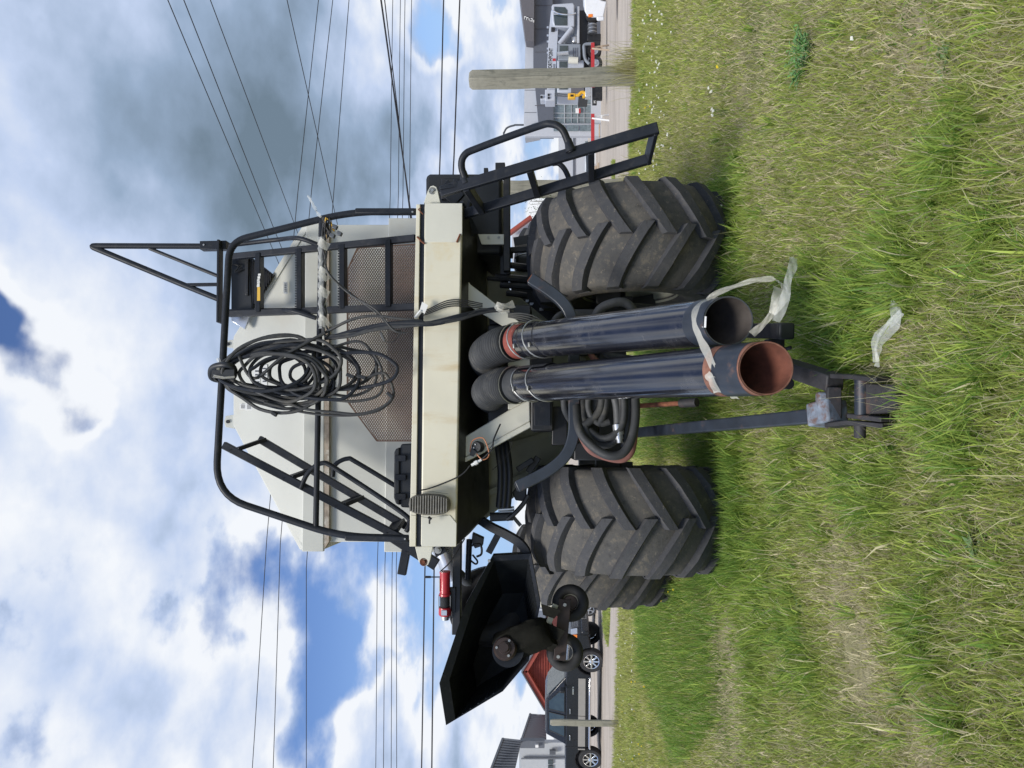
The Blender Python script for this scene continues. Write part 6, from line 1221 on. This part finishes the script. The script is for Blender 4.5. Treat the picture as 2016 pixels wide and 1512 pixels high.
fc = cs('front_cab', 1097, 1150, 118, 182, -.3, 2.2, 'crane_white', None, .06); cs('side_window', 1101, 1117, 121, 133, -.34, .05, 'auto_glass', fc, 0); cs('cab_window', 1101, 1118, 168, 176, -.34, .05, 'auto_glass', fc, 0); cs('front_grille', 1124, 1150, 168, 182, -.36, .1, 'panel_tower', fc, .01); cs('bumper', 1152, 1164, 164, 190, -.6, .6, 'silver', None, .04)
for (x, y, r) in ((1168, 27, 15), (1170, 100, 14), (1172, 124, 14)):
    c = P(x, y, Yc - .1); m = MB(); R_w = pxr(r, Yc); m.lathe(c, Vector((0, -1, 0)), [(R_w * .55, .02), (R_w * .9, .05), (R_w, -.02), (R_w, -.3), (R_w * .6, -.3)], 28); wh = m.build('wheel', 'tyre_black', cr); m = MB(); m.lathe(c, Vector((0, -1, 0)), [(.001, .02), (R_w * .2, .02), (R_w * .3, -.06), (R_w * .5, -.06), (R_w * .57, .02)], 24); m.build('rim', 'silver', wh)
m = MB(); m.tube(PL([(1166, 48, Yc), (1166, 68, Yc)]), pxr(9, Yc), 18); ft = m.build('fuel_tank', 'grey_plate', cr)
for y in (50, 57, 64): m = MB(); m.tube(PL([(1166, y, Yc), (1166, y + 1, Yc)]), pxr(9.4, Yc), 18); m.build('tank_band', 'silver', ft)
m = MB(); m.tube(smooth(PL([(1168, 86, Yc - .6), (1151, 88, Yc - .6), (1150, 100, Yc - .6), (1152, 116, Yc - .6), (1160, 126, Yc - .6)]), 5), .10, 8); m.build('fender', 'crane_grey', cr)
hd_ = cs('boom_head', 1073, 1093, 176, 198, -.2, 1.2, 'crane_white', bm2, .04)
for x, y in ((1080, 186), (1080, 192), (1066, 190)): cs('sheave', x - 2, x + 2, y - 2, y + 2, -.3, .2, 'black_steel', bm2, .02)
cs('boom_tip', 1064, 1074, 186, 197, -.1, .8, 'crane_white', bm2, .04); m = MB(); m.tube(PL([(1092, 188, Yc - .3), (1118, 190, Yc - .3)]), .04, 6); m.tube(PL([(1092, 184, Yc - .3), (1118, 187, Yc - .3)]), .04, 6); m.build('hoist_rope', 'grey_plate', cr)
hb_ = cs('hook_block', 1118, 1133, 183, 193, -.5, .4, 'hook_yellow', None, .05); cs('block_slot', 1123, 1129, 186, 190, -.53, .06, 'black_steel', hb_, 0)
m = MB(); m.tube(smooth(PL([(1133, 188, Yc - .4), (1139, 187, Yc - .4), (1145, 182, Yc - .4), (1151, 183, Yc - .4), (1152, 189, Yc - .4), (1147, 191, Yc - .4)]), 5), .11, 8); m.build('hook', 'hook_yellow', hb_)
mf = cs('mud_flap', 1166, 1186, 160, 196, -.4, .3, 'black_steel', None, .03); cs('front_wheel_guard', 1166, 1175, 194, 206, -.5, .2, 'black_steel', None, .03)
text_mesh('M', P(1173.5, 203.5, Yc - .55), RGT, EZ, pxr(5, Yc), .02, 'white_label', 'flap_mark', mf)
# ------------------------------------------------------------------ sawhorse barricades
def sawhorse(y0, y1, Y_, legm, label, zoff=0):
    mid = P(1166, (y0 + y1) / 2, Y_); b = Vector((mid.x, Y_, hz(mid.x, Y_))); t_ = thing('sawhorse', b, label, 'barricade', 'sawhorse barricades across the lot')
    p, q = P(1166, y0, Y_), P(1166, y1, Y_); zt = b.z + .95; p.z = q.z = zt; m = MB(); m.bar(p, q, .05, .20, EZ); m.build('beam', 'beam_red', t_, bevel=.008)
    for c in (p.lerp(q, .12), p.lerp(q, .88)):
        for sx, sy in ((1, .32), (-1, -.28)):
            m = MB(); f_ = Vector((c.x + sx * .28, c.y + sy, b.z - .02)); m.bar(c + EZ * .05 + Vector((sx * .03, 0, 0)), f_, .09, .05, Vector((0, 1, 0))); m.build('leg', legm, t_, bevel=.006)
        m = MB(); m.bar(c + Vector((-.14, 0, -.5)), c + Vector((.14, 0, -.5)), .03, .09, EZ); m.build('brace', legm, t_)
sawhorse(84, 172, 44, 'wood_pale', 'sawhorse barricade with red beam standing behind the tall post')
sawhorse(224, 290, 44.5, 'white_label', 'sawhorse barricade with red beam and white legs left of the tall post')
lb_ = thing('timber_pile', Vector((P(1184, 260, 47).x, 47, hz(14, 47))), 'low timber beam lying on the gravel behind the white-legged barricade', 'timber')
slab('timber', 1179, 1182, 244, 268, 47, .3, 'wood_pale', lb_, .02)
lb2 = thing('timber_pile', Vector((P(1178, 345, 47).x, 47, hz(14, 47))), 'stacked timber on the gravel seen through the hanging steps', 'timber')
slab('timber', 1176, 1180, 320, 372, 47, .3, 'wood_pale', lb2, .02); slab('timber', 1171, 1175, 326, 366, 47.2, .3, 'wood_pale', lb2, .02)
# ------------------------------------------------------------------ sapling behind the right front wheel
pm('sapling_leaf', (.10, .15, .06), .5, var=.35, scale=40); pm('sapling_bark', (.12, .10, .07), .9)
gb_ = Vector((P(1200, 402, 17).x, 17.0, hz(4, 17))); sp_ = thing('sapling', gb_, 'leafy sapling rising behind the right front wheel', 'sapling'); r5 = random.Random(5)
m = MB(); tips = []
for k in range(16):
    a = r5.uniform(0, 6.28); h_ = r5.uniform(1.2, 2.3); e = gb_ + Vector((math.cos(a) * r5.uniform(.1, .5), math.sin(a) * .4, h_)); mid = gb_.lerp(e, .5) + Vector((r5.uniform(-.05, .05), 0, .2)); q = smooth([gb_, mid, e], 6); m.tube(q, [.018 - .0012 * i for i in range(len(q))], 5); tips.append(q)
m.build('trunk', 'sapling_bark', sp_); m = MB()
for q in tips:
    for k in range(95):
        c = q[r5.randint(4, len(q) - 1)] + Vector((r5.gauss(0, .09), r5.gauss(0, .09), r5.gauss(0, .09))); d = Vector((r5.gauss(0, 1), r5.gauss(0, 1), r5.gauss(.3, .7))).normalized(); s_ = perp(d)[0]; l_ = r5.uniform(.04, .08)
        m.face([c, c + d * l_ * .5 + s_ * l_ * .2, c + d * l_, c + d * l_ * .5 - s_ * l_ * .2])
tag(m.build('crown', 'sapling_leaf', sp_, smooth_deg=0, recalc=False), kind='stuff')
